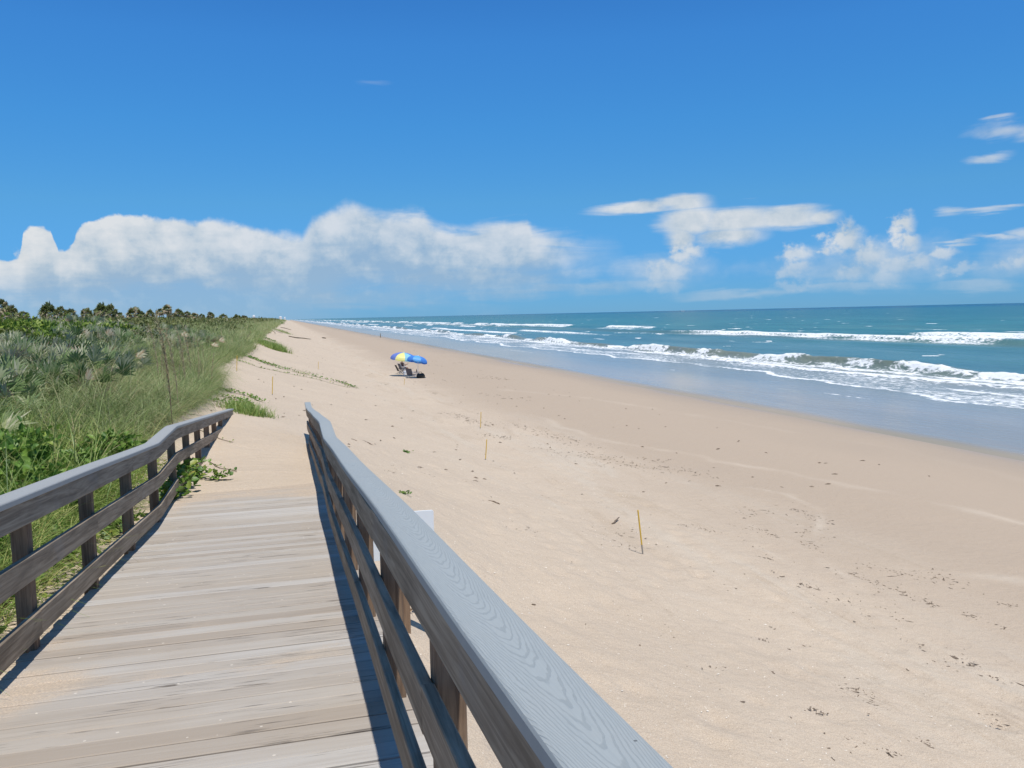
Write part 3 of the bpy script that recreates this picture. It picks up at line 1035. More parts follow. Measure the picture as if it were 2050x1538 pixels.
# --- dune grass (uncountable): one object
parts = []
n = 1500                                                  # mound just beyond the rail end
yy = RNG.uniform(14.5, 34, n)
xx = x_edge(yy) - .1 - 3.4 * RNG.random(n) ** 1.2
parts.append(grass_field(np.column_stack([xx, yy]), 1.0, .011, 26, .2, (.0, .85), .32, 1.8, 5))
n = 2000
yy = 30 * (75 / 30.) ** RNG.random(n)
xx = x_edge(yy) - .1 - (3.6) * RNG.random(n) ** 1.1
parts.append(grass_field(np.column_stack([xx, yy]), 1.0, .017, 20, .4, (.15, .8), .3, 1.5, 4))
n = 3400
yy = 70 * (420 / 70.) ** RNG.random(n)
xx = x_edge(yy) - .1 - 6.0 * RNG.random(n)
parts.append(grass_field(np.column_stack([xx, yy]), 1.05, .05, 10, .7, (.2, .85), .3, 1.3, 3))
n = 1500
yy = 400 * (3000 / 400.) ** RNG.random(n)
xx = x_edge(yy) - .1 - 26.0 * RNG.random(n)
parts.append(grass_field(np.column_stack([xx, yy]), 1.3, .4, 6, 2.5, (.25, .7), .25, .9, 2))
n = 1100                                                  # pale arching straws over the mound
yy = RNG.uniform(13.5, 36, n)
xx = x_edge(yy) - .05 - 3.6 * RNG.random(n) ** 1.2
parts.append(grass_field(np.column_stack([xx, yy]), 1.15, .013, 4, .15, (.75, 1.), .35, 2.1, 6))
dg = fol('dune_grass', parts, GRASS)
tag(dg, 'soft grey green grass covering the seaward face of the dune', 'grass', kind='stuff')

# --- lush foreground grass by the left rail
parts = []
n = 700
yy = RNG.uniform(4.2, 15.5, n)
xx = -2.15 - .02 * yy - 4.2 * RNG.random(n) ** 1.3
keep = fbm(xx * .7, yy * .7, 95, 2) > -.25
pts_ = np.column_stack([xx, yy])[keep]
parts.append(grass_field(pts_, .80, .010, 26, .2, (.1, .9), .4, 1.7, 5))
n = 420
yy = RNG.uniform(5, 14, n)
xx = -2.3 - 3.2 * RNG.random(n)
parts.append(grass_field(np.column_stack([xx, yy]), 1.0, .013, 9, .12, (.5, .95), .25, 1.2, 6))
n = 520
yy = RNG.uniform(3.6, 14.5, n)
xx = -2.0 - .015 * yy - 2.6 * RNG.random(n) ** 1.2
parts.append(grass_field(np.column_stack([xx, yy]), .62, .011, 26, .24, (.5, .95), .45, 1.6, 4))
lg = fol('long_grass', parts, GRASSN)
tag(lg, 'long green grass arching over behind the near railing', 'grass', kind='stuff')

# --- low coastal scrub covering the back of the dune (a mass)
parts = []


def scrubmass(n, y0, y1, xfun, size, hgt, t0, t1, seed):
    yy = y0 * (y1 / y0) ** RNG.random(n)
    xx = xfun(yy, RNG.random(n))
    lump = np.clip(.55 + .9 * fbm(xx / 2.2, yy / 3.2, seed, 3), .08, 1.5)
    hh = hgt * lump * RNG.random(n) ** .55
    P = np.column_stack([xx, yy, ground(xx, yy) + hh])
    a = RNG.uniform(0, 2 * PI, n)
    el = RNG.uniform(-.2, 1.2, n)
    ax = np.column_stack([np.cos(a) * np.cos(el), np.sin(a) * np.cos(el), np.sin(el)])
    nr = RNG.normal(0, 1, (n, 3)) + np.array([0, 0, .8])
    sz = size * (yy / y0) ** .75 * RNG.uniform(.6, 1.4, n)
    tint = np.clip(RNG.uniform(t0, t1, n) + .35 * fbm(xx / 5., yy / 8., seed + 7, 2), 0, 1)
    return leaves(P, nr, ax, sz, sz * .45, tint)


parts.append(scrubmass(60000, 26, 140, lambda y, r: -5.5 - (y * .42 - 3) * r, .13, .85, .1, .8, 101))
parts.append(scrubmass(45000, 110, 900, lambda y, r: -7.5 - (y * .44 + 6) * r, .36, .95, .1, .85, 107))
parts.append(scrubmass(9000, 700, 3500, lambda y, r: -22 - (y * .42) * r, 1.3, 2.2, .1, .7, 111))
sm = fol('coastal_scrub', parts, SCRUBM)
tag(sm, 'dull green low scrub covering the top of the dune', 'scrub', kind='stuff')


# --- shrub prototypes
def shrub_mesh(n, rx, rz, size, t0, t1, mat, wid=.55, seed=0, name='foliage'):
    u = RNG.normal(0, 1, (n, 3))
    u /= np.linalg.norm(u, axis=1, keepdims=True)
    r = RNG.random(n) ** .45
    lump = 1 + .38 * fbm(u[:, 0] * 2.2 + seed, u[:, 1] * 2.2 + u[:, 2] * 1.3, 120 + seed, 2)
    P = u * r[:, None] * lump[:, None] * np.array([rx, rx, rz])
    P[:, 2] = np.abs(P[:, 2]) * 1.0 + .03
    ax = u * .8 + RNG.normal(0, .55, (n, 3)) + np.array([0, 0, .25])
    nr = RNG.normal(0, .6, (n, 3)) + np.array([0, 0, 1.])
    L = size * RNG.uniform(.6, 1.35, n)
    tint = np.clip(RNG.uniform(t0, t1, n) + .2 * fbm(P[:, 0] * 3, P[:, 1] * 3 + P[:, 2] * 2, 130 + seed, 2), 0, 1)
    return fol(name, leaves(P, nr, ax, L, L * wid, tint), mat, link=False)


def stem_mesh(rx, rz, k, seed):
    mb = MB()
    r = random.Random(seed)
    for i in range(k):
        a = r.uniform(0, 2 * PI)
        q = r.uniform(.3, .8)
        mb.tube([(0, 0, -.08), (math.cos(a) * rx * q * .4, math.sin(a) * rx * q * .4, rz * .4), (math.cos(a) * rx * q, math.sin(a) * rx * q, rz * r.uniform(.6, .9))], [.012, .009, .004], 5)
    o = mb.build('stem', STEM)
    me = o.data
    bpy.data.objects.remove(o)
    return me


def plant_proto(name, fmesh, smesh, label, cat, group):
    root = empty(name, (0, 0, 0), 0, label, cat, group)
    addobj('foliage', fmesh, root)
    addobj('stem', smesh, root)
    return root


def place(protos, pts, used, smin=.8, smax=1.2, dz=-.03, label=None, group=None, rnd=random.Random(5)):
    for (x, y) in pts:
        k = rnd.randrange(len(protos))
        if k in used:
            o = copy_tree(protos[k])
        else:
            o = protos[k]
            used.add(k)
        s = rnd.uniform(smin, smax)
        o.location = (x, y, float(ground(x, y)) + dz)
        o.rotation_euler = (0, 0, rnd.uniform(0, 2 * PI))
        o.scale = (s, s, s * rnd.uniform(.85, 1.15))
        if label:
            o['label'] = label
        if group:
            o['group'] = group


# broad-leaved dark shrubs, foreground left
pr = [plant_proto('leafy_shrub', shrub_mesh(1100, .55, .62, .115, .0, .8, LEAFM, .6, i), stem_mesh(.55, .62, 6, i),
                  'dark green broad leaved shrub growing behind the near railing', 'shrub', 'leafy shrubs behind the near railing') for i in range(3)]
pts_ = [(-2.75, 6.2), (-3.3, 6.9), (-2.95, 7.7), (-3.6, 8.0), (-4.2, 8.6), (-3.0, 8.9), (-3.8, 9.5), (-4.6, 9.9), (-2.85, 10.1), (-3.4, 10.8), (-5.2, 10.6), (-4.3, 11.4), (-2.7, 11.8),
        (-5.4, 12.2), (-4.9, 13.2), (-5.8, 13.8), (-3.5, 12.4), (-2.6, 13.3), (-6.3, 15.2), (-5.6, 16.)]
place(pr, pts_, set(), .75, 1.3)

# lime-green sunlit bushes further back, at the left
pr = [plant_proto('lime_bush', shrub_mesh(1500, 1.15, .85, .15, .1, .9, LIME, .6, 10 + i), stem_mesh(1.1, .8, 6, 10 + i),
                  'bright lime green bush among the scrub on the dune', 'bush', 'bright green bushes on the dune') for i in range(2)]
pts_ = []
for (px, Y) in ((60, 32), (85, 33), (30, 34), (105, 36), (50, 38), (75, 40), (8, 35), (-25, 36), (120, 40), (140, 46), (100, 50), (70, 52), (170, 52), (225, 50), (20, 55), (130, 62)):
    q = px_at(px, 640, Y)
    pts_.append((q[0], q[1]))
place(pr, pts_, set(), .8, 1.3)


# --- saw palmettos
def fan(base, axis, petl, rad, nl, spread, tint, droop=.25, w=.03):
    """one fan frond: leaflets radiating from the end of the petiole"""
    ax = axis / np.linalg.norm(axis)
    sd = np.cross(ax, np.array([0, 0, 1.]))
    if np.linalg.norm(sd) < 1e-3:
        sd = np.array([1., 0, 0])
    sd /= np.linalg.norm(sd)
    tw = RNG.normal(0, .45)
    up = np.cross(sd, ax)
    sd, up = sd * math.cos(tw) + up * math.sin(tw), up * math.cos(tw) - sd * math.sin(tw)
    hub = base + ax * petl
    a = np.linspace(-spread, spread, nl) + RNG.normal(0, .03, nl)
    dirs = ax * np.cos(a)[:, None] + sd * np.sin(a)[:, None] + up * .12 * np.cos(a * 2)[:, None]
    Ls = rad * (.75 + .3 * np.cos(a)) * RNG.uniform(.85, 1.1, nl)
    mid = hub + dirs * (Ls * .55)[:, None]
    tip = hub + dirs * Ls[:, None] - np.array([0, 0, 1.]) * (Ls * droop * RNG.uniform(.4, 1.4, nl))[:, None]
    wd = np.cross(dirs, up)
    wd /= np.linalg.norm(wd, axis=1, keepdims=True)
    v = np.zeros((nl, 6, 3), np.float32)
    v[:, 0] = hub - wd * w * .15
    v[:, 1] = hub + wd * w * .15
    v[:, 2] = mid + wd * w * .5
    v[:, 3] = tip + wd * w * .06
    v[:, 4] = tip - wd * w * .06
    v[:, 5] = mid - wd * w * .5
    b = np.arange(nl)[:, None] * 6
    f = np.concatenate([b + np.array([[0, 1, 2, 5]]), b + np.array([[5, 2, 3, 4]])], 1).reshape(-1, 4)
    t = np.repeat(np.clip(tint + RNG.normal(0, .13, nl), 0, 1), 6)  # random tint per leaflet; the pale ones stand in for sun glints
    # petiole
    pv = np.array([base - sd * .006, base + sd * .006, hub + sd * .005, hub - sd * .005], np.float32)
    pv2 = np.array([base - up * .006, base + up * .006, hub + up * .005, hub - up * .005], np.float32)
    return join([(v.reshape(-1, 3), f, t), (pv, np.array([[0, 1, 2, 3]]), np.full(4, tint)), (pv2, np.array([[0, 1, 2, 3]]), np.full(4, tint))])


def palmetto_mesh(nf, h, t0, t1, dead):
    parts = []
    for i in range(nf):
        a = RNG.uniform(0, 2 * PI)
        el = RNG.uniform(.55, 1.42)
        ax = np.array([math.cos(a) * math.cos(el), math.sin(a) * math.cos(el), math.sin(el)])
        base = np.array([RNG.normal(0, .42), RNG.normal(0, .42), 0.])
        tint = RNG.uniform(t0, t1)
        if RNG.random() < dead:
            tint = RNG.uniform(.88, 1.)
        parts.append(fan(base, ax, h * RNG.uniform(.40, .78), h * RNG.uniform(.36, .55), 11, 1.15, tint, .15, .045))
    return fol('fronds', parts, PALMETTO, link=False)


def palmetto_proto(nf, h, t0, t1, dead, label, group):
    root = empty('saw_palmetto', (0, 0, 0), 0, label, 'palmetto', group)
    addobj('fronds', palmetto_mesh(nf, h, t0, t1, dead), root)
    mb = MB()
    mb.tube([(-.25, 0, -.03), (0, .05, .05), (.2, .1, .02)], [.05, .06, .045], 6)
    o = mb.build('stem', BARK, root)
    return root


silver = [palmetto_proto(27, .82, .2, .8, .13, 'silvery saw palmetto with stiff fan leaves on the dune', 'silvery saw palmettos on the dune') for _ in range(4)]
green = [palmetto_proto(25, .82, .0, .5, .08, 'green saw palmetto with fan leaves on the dune', 'green saw palmettos on the dune') for _ in range(3)]
rnd = random.Random(17)
pS, pG = [], []
tries = 0
while len(pS) + len(pG) < 292 and tries < 20000:
    tries += 1
    Y = 10.5 * (66 / 10.5) ** rnd.random()
    x = -(3.6 + min(1.6, Y * .05)) - rnd.random() ** 1.1 * (Y * .36 + 1.0)
    if Y < 18 and x > -5.0:
        continue
    if x / Y < -.25 and Y > 30:
        continue
    if any((x - a) ** 2 + (Y - b) ** 2 < (.40 + Y * .012) ** 2 for a, b in pS + pG):
        continue
    if Y < 15.5 or Y < 40 and rnd.random() < .14 + .42 * (float(fbm(x * .35, Y * .25, 150, 2)) > .05):
        pG.append((x, Y))
    else:
        pS.append((x, Y))
place(silver, pS, set(), .8, 1.2)
place(green, pG, set(), .8, 1.15)


# --- palm trees on the skyline
def palm_crown(R_, seed, dead):
    parts = []
    for i in range(70):
        a = RNG.uniform(0, 2 * PI)
        el = math.asin(RNG.uniform(-.75, 1.0))
        ax = np.array([math.cos(a) * math.cos(el), math.sin(a) * math.cos(el), math.sin(el)])
        low = el < -.1
        tint = RNG.uniform(.75, 1.) if (low and RNG.random() < .75) or RNG.random() < dead else RNG.uniform(0., .6)
        parts.append(fan(np.zeros(3), ax, R_ * RNG.uniform(.38, .6), R_ * RNG.uniform(.42, .55), 11, 1.45, tint, .35, .12 * R_))
    return fol('crown', parts, PALMF, link=False)


crowns = [palm_crown(1.0, i, .14) for i in range(4)]


def palm(pxc, top, wpx, asp, label, lean=0., ymin=110, k=0):
    """crown centre column, crown top row and crown width in photograph pixels -> a palm standing where its size puts it"""
    Yd = max(ymin, min(330, 1.75 * F * 2 / wpx))
    rad = wpx / 2 / F * Yd * 1.02
    c = px_at(pxc, top, Yd)
    cz = c[2] - rad * asp * 1.12
    gz = float(ground(c[0], c[1]))
    root = empty('palm_tree', (c[0], c[1], gz), 0, label, 'palm tree', 'palms along the dune skyline')
    o = addobj('crown', crowns[k % 4], root)
    o.location = (0, 0, cz - gz)
    o.scale = (rad, rad, rad * asp * 1.25)
    o.rotation_euler = (0, 0, k * 1.7)
    mb = MB()
    hgt = max(.3, cz - gz)
    mb.tube([(-lean, 0, -.4), (-lean * .6, .0, hgt * .4), (0, 0, hgt * .85), (0, 0, hgt + .1)], [.19, .16, .15, .1], 8)
    for j in range(7):   # old leaf boots
        zz = hgt * (.45 + .07 * j)
        a = j * 2.4
        mb.tube([(math.cos(a) * .13, math.sin(a) * .13, zz), (math.cos(a) * .26, math.sin(a) * .26, zz + .2)], [.04, .02], 4)
    mb.build('trunk', BARK, root)


PALMS = [
    (2, 596, 26, 1.35, 'tall dense palm cut by the left edge of the view', 130),
    (20, 607, 27, 1.2, 'bushy palm just right of the tall palm at the edge', 128),
    (95, 603, 33, 1.2, 'large shaggy palm with tan dead fronds, standing alone above lime bushes', 120),
    (122, 612, 20, 1.0, 'small palm tucked against the large shaggy palm', 150),
    (139, 616, 26, 1.0, 'squat palm between the shaggy palm and the broad palm clump', 140),
    (172, 614, 24, 1.0, 'round palm touching the broad palm clump', 145),
    (203, 605, 32, 1.0, 'tallest palm of the broad clump, full green crown', 125),
    (220, 608, 28, 1.05, 'palm at the right shoulder of the broad clump, dead fronds below', 127),
    (238, 624, 18, .8, 'low drooping palm at the foot of the broad clump', 160),
    (268, 612, 30, .95, 'round isolated palm with open sky on both sides', 130),
    (283, 623, 16, .8, 'small palm leaning on the round isolated palm', 200),
    (300, 619, 18, 1.0, 'small upright palm before the twin palms', 190),
    (319, 616, 17, .85, 'lower of the twin palms on a slender trunk', 210),
    (334, 608, 20, .95, 'higher of the twin palms on a slender trunk', 215),
    (340, 625, 14, .8, 'stubby palm under the twin palms', 240),
    (357, 618, 21, .85, 'palm at the head of the descending row', 200),
    (373, 622, 18, .8, 'second palm of the descending row, after its head', 230),
    (389, 625, 17, .8, 'third palm of the descending row', 250),
    (404, 628, 13, .8, 'last and smallest palm of the descending row', 280),
    (421, 624, 17, .95, 'pointed palm standing clear beyond the descending row', 260),
    (446, 627, 21, .85, 'wide dark palm farther along the dune', 240),
    (437, 634, 18, .7, 'low dark palm in front of the wide dark palm', 200),
    (474, 629, 19, .75, 'palm at the far end of the skyline, near half', 270),
    (488, 631, 18, .7, 'farthest palm of the skyline before the dune sinks', 300),
    (45, 622, 26, .6, 'low round palm between the edge palms and the shaggy palm', 150),
]
for k, (a, b, c, d, lab, ym) in enumerate(PALMS):
    palm(a, b, c, d, lab, .3 if 'twin' in lab else 0., ym, k)


# --- tall dead seed stalks above the grass
def stalk(px, py_top, Y, hgt, label, dense=1):
    top = px_at(px, py_top, Y)
    gz = float(ground(top[0] + .3, top[1]))
    root = empty('dead_stalk', (top[0] + .2, top[1], gz), 0, label, 'dead stalk', 'dead flower stalks in the grass')
    mb = MB()
    h = top[2] - gz
    mb.tube([(0, 0, -.1), (-.03, 0, h * .45), (-.1, 0, h * .8), (-.2, 0, h)], [.011, .010, .008, .004], 5)
    mb.build('stem', STEM if dense == 2 else DRYSTEM, root)
    n = 110 * dense
    t = RNG.uniform(.35, 1, n)
    P = np.column_stack([-.2 * t ** 2 + RNG.normal(0, .012, n), RNG.normal(0, .012, n), h * t])
    a = RNG.uniform(0, 2 * PI, n)
    v = blades(P, a, RNG.uniform(.06, .16, n), np.full(n, .012), RNG.uniform(.2, .7, n), RNG.uniform(.3, 1.2, n), 2, RNG.uniform(.9, 1., n))
    fol('seed_head', v, GRASS, root)


stalk(311, 628, 17., 1, 'tallest dark dead stalk rising from the grass above the left rail', 2)
stalk(331, 668, 20., 1, 'shorter brown dead stalk beside the tallest stalk')
stalk(352, 655, 26., 1, 'pale brown stalk right of the tallest stalk')
stalk(297, 650, 25., 1, 'thin brown stalk left of the tallest stalk')
stalk(366, 660, 30., 1, 'thin pale stalk farthest to the right in the grass')
_src = [o for o in bpy.data.objects if o.name.startswith('dead_stalk')][1:]
_r = random.Random(31)
for k in range(34):
    c = copy_tree(_src[k % len(_src)])
    q = px_at(_r.uniform(318, 420), 690, _r.uniform(24, 44))
    c.location = (q[0], q[1], float(ground(q[0], q[1])))
    c.rotation_euler = (0, 0, _r.uniform(0, 6.3))
    sc_ = _r.uniform(.42, .72)
    c.scale = (sc_, sc_, sc_)
    c['label'] = 'thin brown dry stalk standing in the thicket of stalks behind the grass mound'
    c['group'] = 'thicket of dry stalks behind the grass mound'

# ------------------------------------------------------------------ beach vines


def polyline_pts(pts, step):
    P = np.array(pts, float)
    seg = np.linalg.norm(np.diff(P, axis=0), axis=1)
    s = np.concatenate([[0], np.cumsum(seg)])
    t = np.arange(0, s[-1], step)
    return np.stack([np.interp(t, s, P[:, i]) for i in range(P.shape[1])], -1), s[-1]


def vine(pxs, label, leaf=.07, dens=14, width=.12, group=None, world=False, hgt=.06, taper=True):
    base = [px2g(*p)[:2] for p in pxs] if not world else pxs
    pts, ln = polyline_pts(base, .12)
    pts = pts + np.stack([.06 * fbm(pts[:, 1] * 1.5, pts[:, 0] * 1.5, 160, 2), .06 * fbm(pts[:, 0] * 1.7, pts[:, 1], 161, 2)], -1)
    z = ground(pts[:, 0], pts[:, 1])
    o0 = np.array([pts[0][0], pts[0][1], z[0]])
    root = empty('beach_vine', tuple(o0), 0, label, 'vine', group)
    mb = MB()
    mb.tube([(p[0] - o0[0], p[1] - o0[1], zz - o0[2] + .012) for p, zz in zip(pts, z)], .006, 4)
    mb.build('runner_stem', STEM, root)
    n = int(ln * dens)
    t = RNG.random(n)
    if taper:
        t = t ** 1.35
    i = np.clip((t * (len(pts) - 1)), 0, len(pts) - 1.001)
    k = i.astype(int)
    fr = (i - k)[:, None]
    c = pts[k] * (1 - fr) + pts[k + 1] * fr if len(pts) > 1 else pts[k]
    w = width * (1 - .6 * t) if taper else width
    c = c + RNG.normal(0, 1, (n, 2)) * np.reshape(w, (-1, 1))
    zz = ground(c[:, 0], c[:, 1]) + RNG.random(n) * hgt + .012
    a = RNG.uniform(0, 2 * PI, n)
    el = RNG.uniform(-.1, .9, n)
    ax = np.column_stack([np.cos(a) * np.cos(el), np.sin(a) * np.cos(el), np.sin(el)])
    nr = RNG.normal(0, .4, (n, 3)) + np.array([0, 0, 1.])
    L = leaf * RNG.uniform(.65, 1.3, n)
    P = np.column_stack([c, zz]) - o0
    tint = np.clip(RNG.uniform(.1, .75, n) + .3 * (RNG.random(n) < .1), 0, 1)
    fol('foliage', leaves(P, nr, ax, L, L * .8, tint, .15), VINE, root)
    return root


vine([(472, 710), (500, 716), (530, 728), (560, 738), (600, 748), (640, 757), (680, 766), (717, 779)], 'long green beach vine running from the dune across the sand toward the umbrellas', .11, 34, .16, hgt=.1)
vine([(476, 722), (520, 737), (560, 745), (620, 757), (700, 777)], 'sparser beach vine running parallel below the long one', .085, 13, .15, hgt=.05)
vine([(540, 731), (558, 733), (575, 738), (600, 743), (640, 752)], 'broken upper strand of beach vine above the long one', .085, 14, .16, hgt=.06)
vine([(432, 781), (465, 786), (500, 795), (528, 807)], 'upper thick vine strand on the sand past the left rail end', .085, 60, .16, hgt=.10)
vine([(418, 788), (450, 796), (480, 803), (507, 818)], 'middle vine strand on the sand past the left rail end', .085, 60, .15, hgt=.10)
vine([(412, 803), (445, 806), (478, 812), (500, 822)], 'lowest vine strand on the sand past the left rail end', .085, 56, .14, hgt=.1)
vine([(506, 669), (525, 676), (553, 685)], 'short dark vine strand on the sand beside the far grass patch', .16, 30, .25, hgt=.12)
vine([(398, 862), (420, 870), (470, 888)], 'thin dry vine trailing on the sand right of the left rail end', .05, 9, .06, hgt=.02)
vine([(412, 925), (440, 938), (475, 948)], 'thin dry vine trailing on the sand beside the buried middle rail', .05, 8, .06, hgt=.02)
# leafy vine spilling over the buried end of the left rail onto the deck
vine([(338, 1016), (352, 990), (372, 962), (398, 948), (420, 948)], 'bright leafy vine spilling under the left rail onto the deck end', .10, 150, .10, hgt=.22)
vine([(375, 950), (405, 958), (432, 962), (468, 962)], 'reddish green vine creeping over the sand past the deck end', .08, 90, .10, hgt=.12)
for k, (a, lab, d) in enumerate([
    ([(-2.5, 4.9), (-2.1, 5.3), (-1.8, 5.7)], 'glossy leafed vine seen low between the two nearest left posts', 60),
    ([(-2.6, 5.8), (-2.2, 6.4), (-1.95, 7.0)], 'leafy vine on the sand behind the middle board of the left rail', 55),
    ([(-2.4, 7.3), (-2.1, 7.9), (-1.75, 8.4)], 'green vine behind the third left post', 55),
    ([(-2.3, 8.6), (-2.0, 9.3), (-1.7, 10.1)], 'green vine seen through the rail before the level stretch', 90),
    ([(-2.5, 4.0), (-2.2, 4.4), (-1.95, 4.75)], 'large leafed vine at the left edge of the view under the rail', 70)]):
    vine(a, lab, .11 if k != 4 else .14, d, .13, world=True, hgt=.14)

# creeping yellow-green ground cover between the dune shrubs and the railing
parts = []
n = 2600
yy = RNG.uniform(3.5, 14, n)
xx = -1.75 - RNG.random(n) ** 1.2 * 1.5
keep = fbm(xx * 1.3, yy * 1.1, 170, 3) + (-xx - 2.2) * .35 > -.02
xx, yy = xx[keep], yy[keep]
n = len(xx)
a = RNG.uniform(0, 2 * PI, n)
el = RNG.uniform(-.1, .7, n)
P = np.column_stack([xx, yy, ground(xx, yy) + .01 + .07 * RNG.random(n)])
ax = np.column_stack([np.cos(a) * np.cos(el), np.sin(a) * np.cos(el), np.sin(el)])
L = RNG.uniform(.035, .075, n)
parts.append(leaves(P, RNG.normal(0, .4, (n, 3)) + np.array([0, 0, 1.]), ax, L, L * .6, RNG.uniform(.4, 1., n)))
gc = fol('ground_cover', parts, VINE)
tag(gc, 'low yellow green creeping leaves on the sand behind the left railing', 'ground cover', kind='stuff')


def tuft(pxs, hgt, n, w, mat, label, wid):
    c = np.array([px2g(*p)[:2] for p in pxs])
    o = c.mean(0)
    gz = float(ground(o[0], o[1]))
    t = RNG.random(n)
    pts, _ = polyline_pts(c, .02)
    k = (t * (len(pts) - 1)).astype(int)
    q = pts[k] + RNG.normal(0, wid, (n, 2))
    P = np.column_stack([q, ground(q[:, 0], q[:, 1]) - .02]) - np.array([o[0], o[1], gz])
    a = RNG.uniform(0, 2 * PI, n)
    v = blades(P, a, hgt * RNG.uniform(.5, 1.3, n), np.full(n, w), np.abs(RNG.normal(.4, .25, n)), np.abs(RNG.normal(.9, .4, n)), 3, np.clip(RNG.normal(.55, .22, n), 0, 1))
    ob = fol('grass_tuft', v, mat)
    ob.location = (o[0], o[1], gz)
    tag(ob, label, 'grass tuft')


tuft([(513, 686), (535, 692), (563, 704)], .75, 3600, .035, GRASSN, 'isolated low green grass patch out on the open sand', .45)
tuft([(470, 818), (490, 824), (515, 834)], .36, 1500, .014, GRASSN, 'small grass clump on the sand at the end of the vine strands', .22)
tuft([(560, 662), (572, 668)], .5, 800, .06, GRASS, 'far dry grass clump beside the bleached log', .8)
for lab, p, s in (('tiny green seedling on open sand right of the rail, the farther one', (814, 906), .26), ('tiny green seedling on open sand right of the rail, the nearer one', (808, 989), .2)):
    q = px2g(*p)
    n = 26
    a = RNG.uniform(0, 2 * PI, n)
    el = RNG.uniform(.0, .8, n)
    ax = np.column_stack([np.cos(a) * np.cos(el), np.sin(a) * np.cos(el), np.sin(el)])
    P = np.column_stack([RNG.normal(0, s * .35, n), RNG.normal(0, s * .35, n), np.full(n, .01)])
    L = s * RNG.uniform(.25, .5, n)
    ob = fol('seedling', leaves(P, np.tile([0, 0, 1.], (n, 1)) + RNG.normal(0, .3, (n, 3)), ax, L, L * .5, RNG.uniform(.1, .7, n)), VINE)
    ob.location = tuple(q)
    tag(ob, lab, 'seedling')

# ------------------------------------------------------------------ wrack, sticks, shells


def flecks(c, size, elong, hgt, along=None):
    """small flattened irregular lumps lying on the sand: 8-vertex crumpled scraps"""
    n = len(c)
    z = ground(c[:, 0], c[:, 1])
    a = RNG.uniform(0, PI, n) if along is None else along + RNG.normal(0, .5, n)
    L = size * RNG.uniform(.5, 1.6, n) * elong
    W = size * RNG.uniform(.4, 1.2, n)
    H = hgt * RNG.uniform(.4, 1.5, n)
    v = np.zeros((n, 9, 3), np.float32)
    ca, sa = np.cos(a), np.sin(a)
    for k in range(8):
        th = 2 * PI * k / 8
        rr = RNG.uniform(.45, 1.1, n)
        u = np.cos(th) * L * rr * .5
        w = np.sin(th) * W * rr * .5 + .25 * L * np.sin(th * .5) * RNG.normal(0, .4, n)
        v[:, k, 0] = c[:, 0] + ca * u - sa * w
        v[:, k, 1] = c[:, 1] + sa * u + ca * w
        v[:, k, 2] = z + H * RNG.uniform(-.1, .5, n) + .002
    v[:, 8] = v[:, :8].mean(1)
    v[:, 8, 2] = z + H
    b = np.arange(n)[:, None] * 9
    f = np.concatenate([b + np.array([[k, (k + 1) % 8, 8]]) for k in range(8)], 1).reshape(-1, 3)
    return v.reshape(-1, 3), f, np.repeat(RNG.random(n), 9)


WRACK = [
    ([(895, 826), (930, 838), (985, 855)], 90, .25), ([(970, 871), (1005, 874), (1022, 880)], 40, .15),
    ([(1028, 850), (1050, 858), (1079, 865), (1144, 884), (1205, 896)], 90, .35), ([(1076, 899), (1180, 915), (1332, 937), (1420, 948)], 150, .45),
    ([(1290, 918), (1340, 925)], 16, .12), ([(1356, 1051), (1390, 1058), (1422, 1062)], 26, .10), ([(1501, 1055), (1520, 1065), (1552, 1071)], 26, .10),
    ([(1440, 1038), (1500, 1030), (1589, 1016)], 22, .15), ([(1589, 1016), (1642, 1038), (1620, 1086), (1633, 1104)], 60, .12),
    ([(1501, 1082), (1523, 1101), (1538, 1126)], 22, .08), ([(1677, 1143), (1743, 1170), (1765, 1178)], 80, .12), ([(1743, 1137), (1808, 1148), (1874, 1156), (1931, 1167)], 60, .16),
    ([(1800, 1188), (1815, 1190)], 14, .06), ([(1558, 1148), (1590, 1160), (1620, 1178)], 34, .10), ([(1690, 1205), (1756, 1231)], 30, .2),
    ([(1852, 1205), (1882, 1214)], 16, .05), ([(1990, 1250), (2010, 1260)], 10, .05), ([(1930, 1228), (1950, 1233)], 10, .05), ([(2005, 1208), (2020, 1212)], 10, .05),
    ([(1517, 1279), (1563, 1293)], 16, .05), ([(1444, 1278), (1468, 1290)], 9, .05), ([(1420, 1332), (1450, 1340)], 12, .07), ([(1528, 1342), (1552, 1352)], 6, .03),
    ([(1677, 1369), (1734, 1389)], 22, .07), ([(1615, 1418), (1645, 1428)], 16, .06), ([(1735, 1405), (1775, 1425)], 22, .08), ([(1670, 1345), (1700, 1358)], 10, .05),
    ([(1817, 1478), (1862, 1492)], 26, .06), ([(1770, 1505), (1800, 1512)], 12, .06), ([(1945, 1470), (1962, 1488)], 10, .03), ([(1850, 1395), (1880, 1402)], 8, .05),
    ([(1960, 1430), (2010, 1442)], 16, .08), ([(1990, 1480), (2040, 1498)], 10, .06), ([(1830, 1290), (1900, 1300)], 12, .12), ([(1900, 1325), (1990, 1350)], 16, .16),
    ([(1950, 1335), (2050, 1370)], 40, .10), ([(1690, 1475), (1730, 1483)], 8, .06), ([(1590, 1280), (1620, 1300)], 6, .04),
    ([(1017, 1045), (1065, 1072)], 40, .14), ([(1245, 1090), (1290, 1105)], 24, .25), ([(1160, 1048), (1330, 1075)], 26, .4), ([(780, 950), (800, 935)], 12, .06),
    ([(835, 935), (862, 957)], 16, .12), ([(1090, 700), (1300, 720)], 0, .1), ([(935, 752), (1040, 762)], 30, .5), ([(960, 790), (1060, 800)], 22, .4),
    ([(880, 760), (900, 765)], 6, .3), ([(870, 787), (876, 790)], 5, .1)]
parts = []
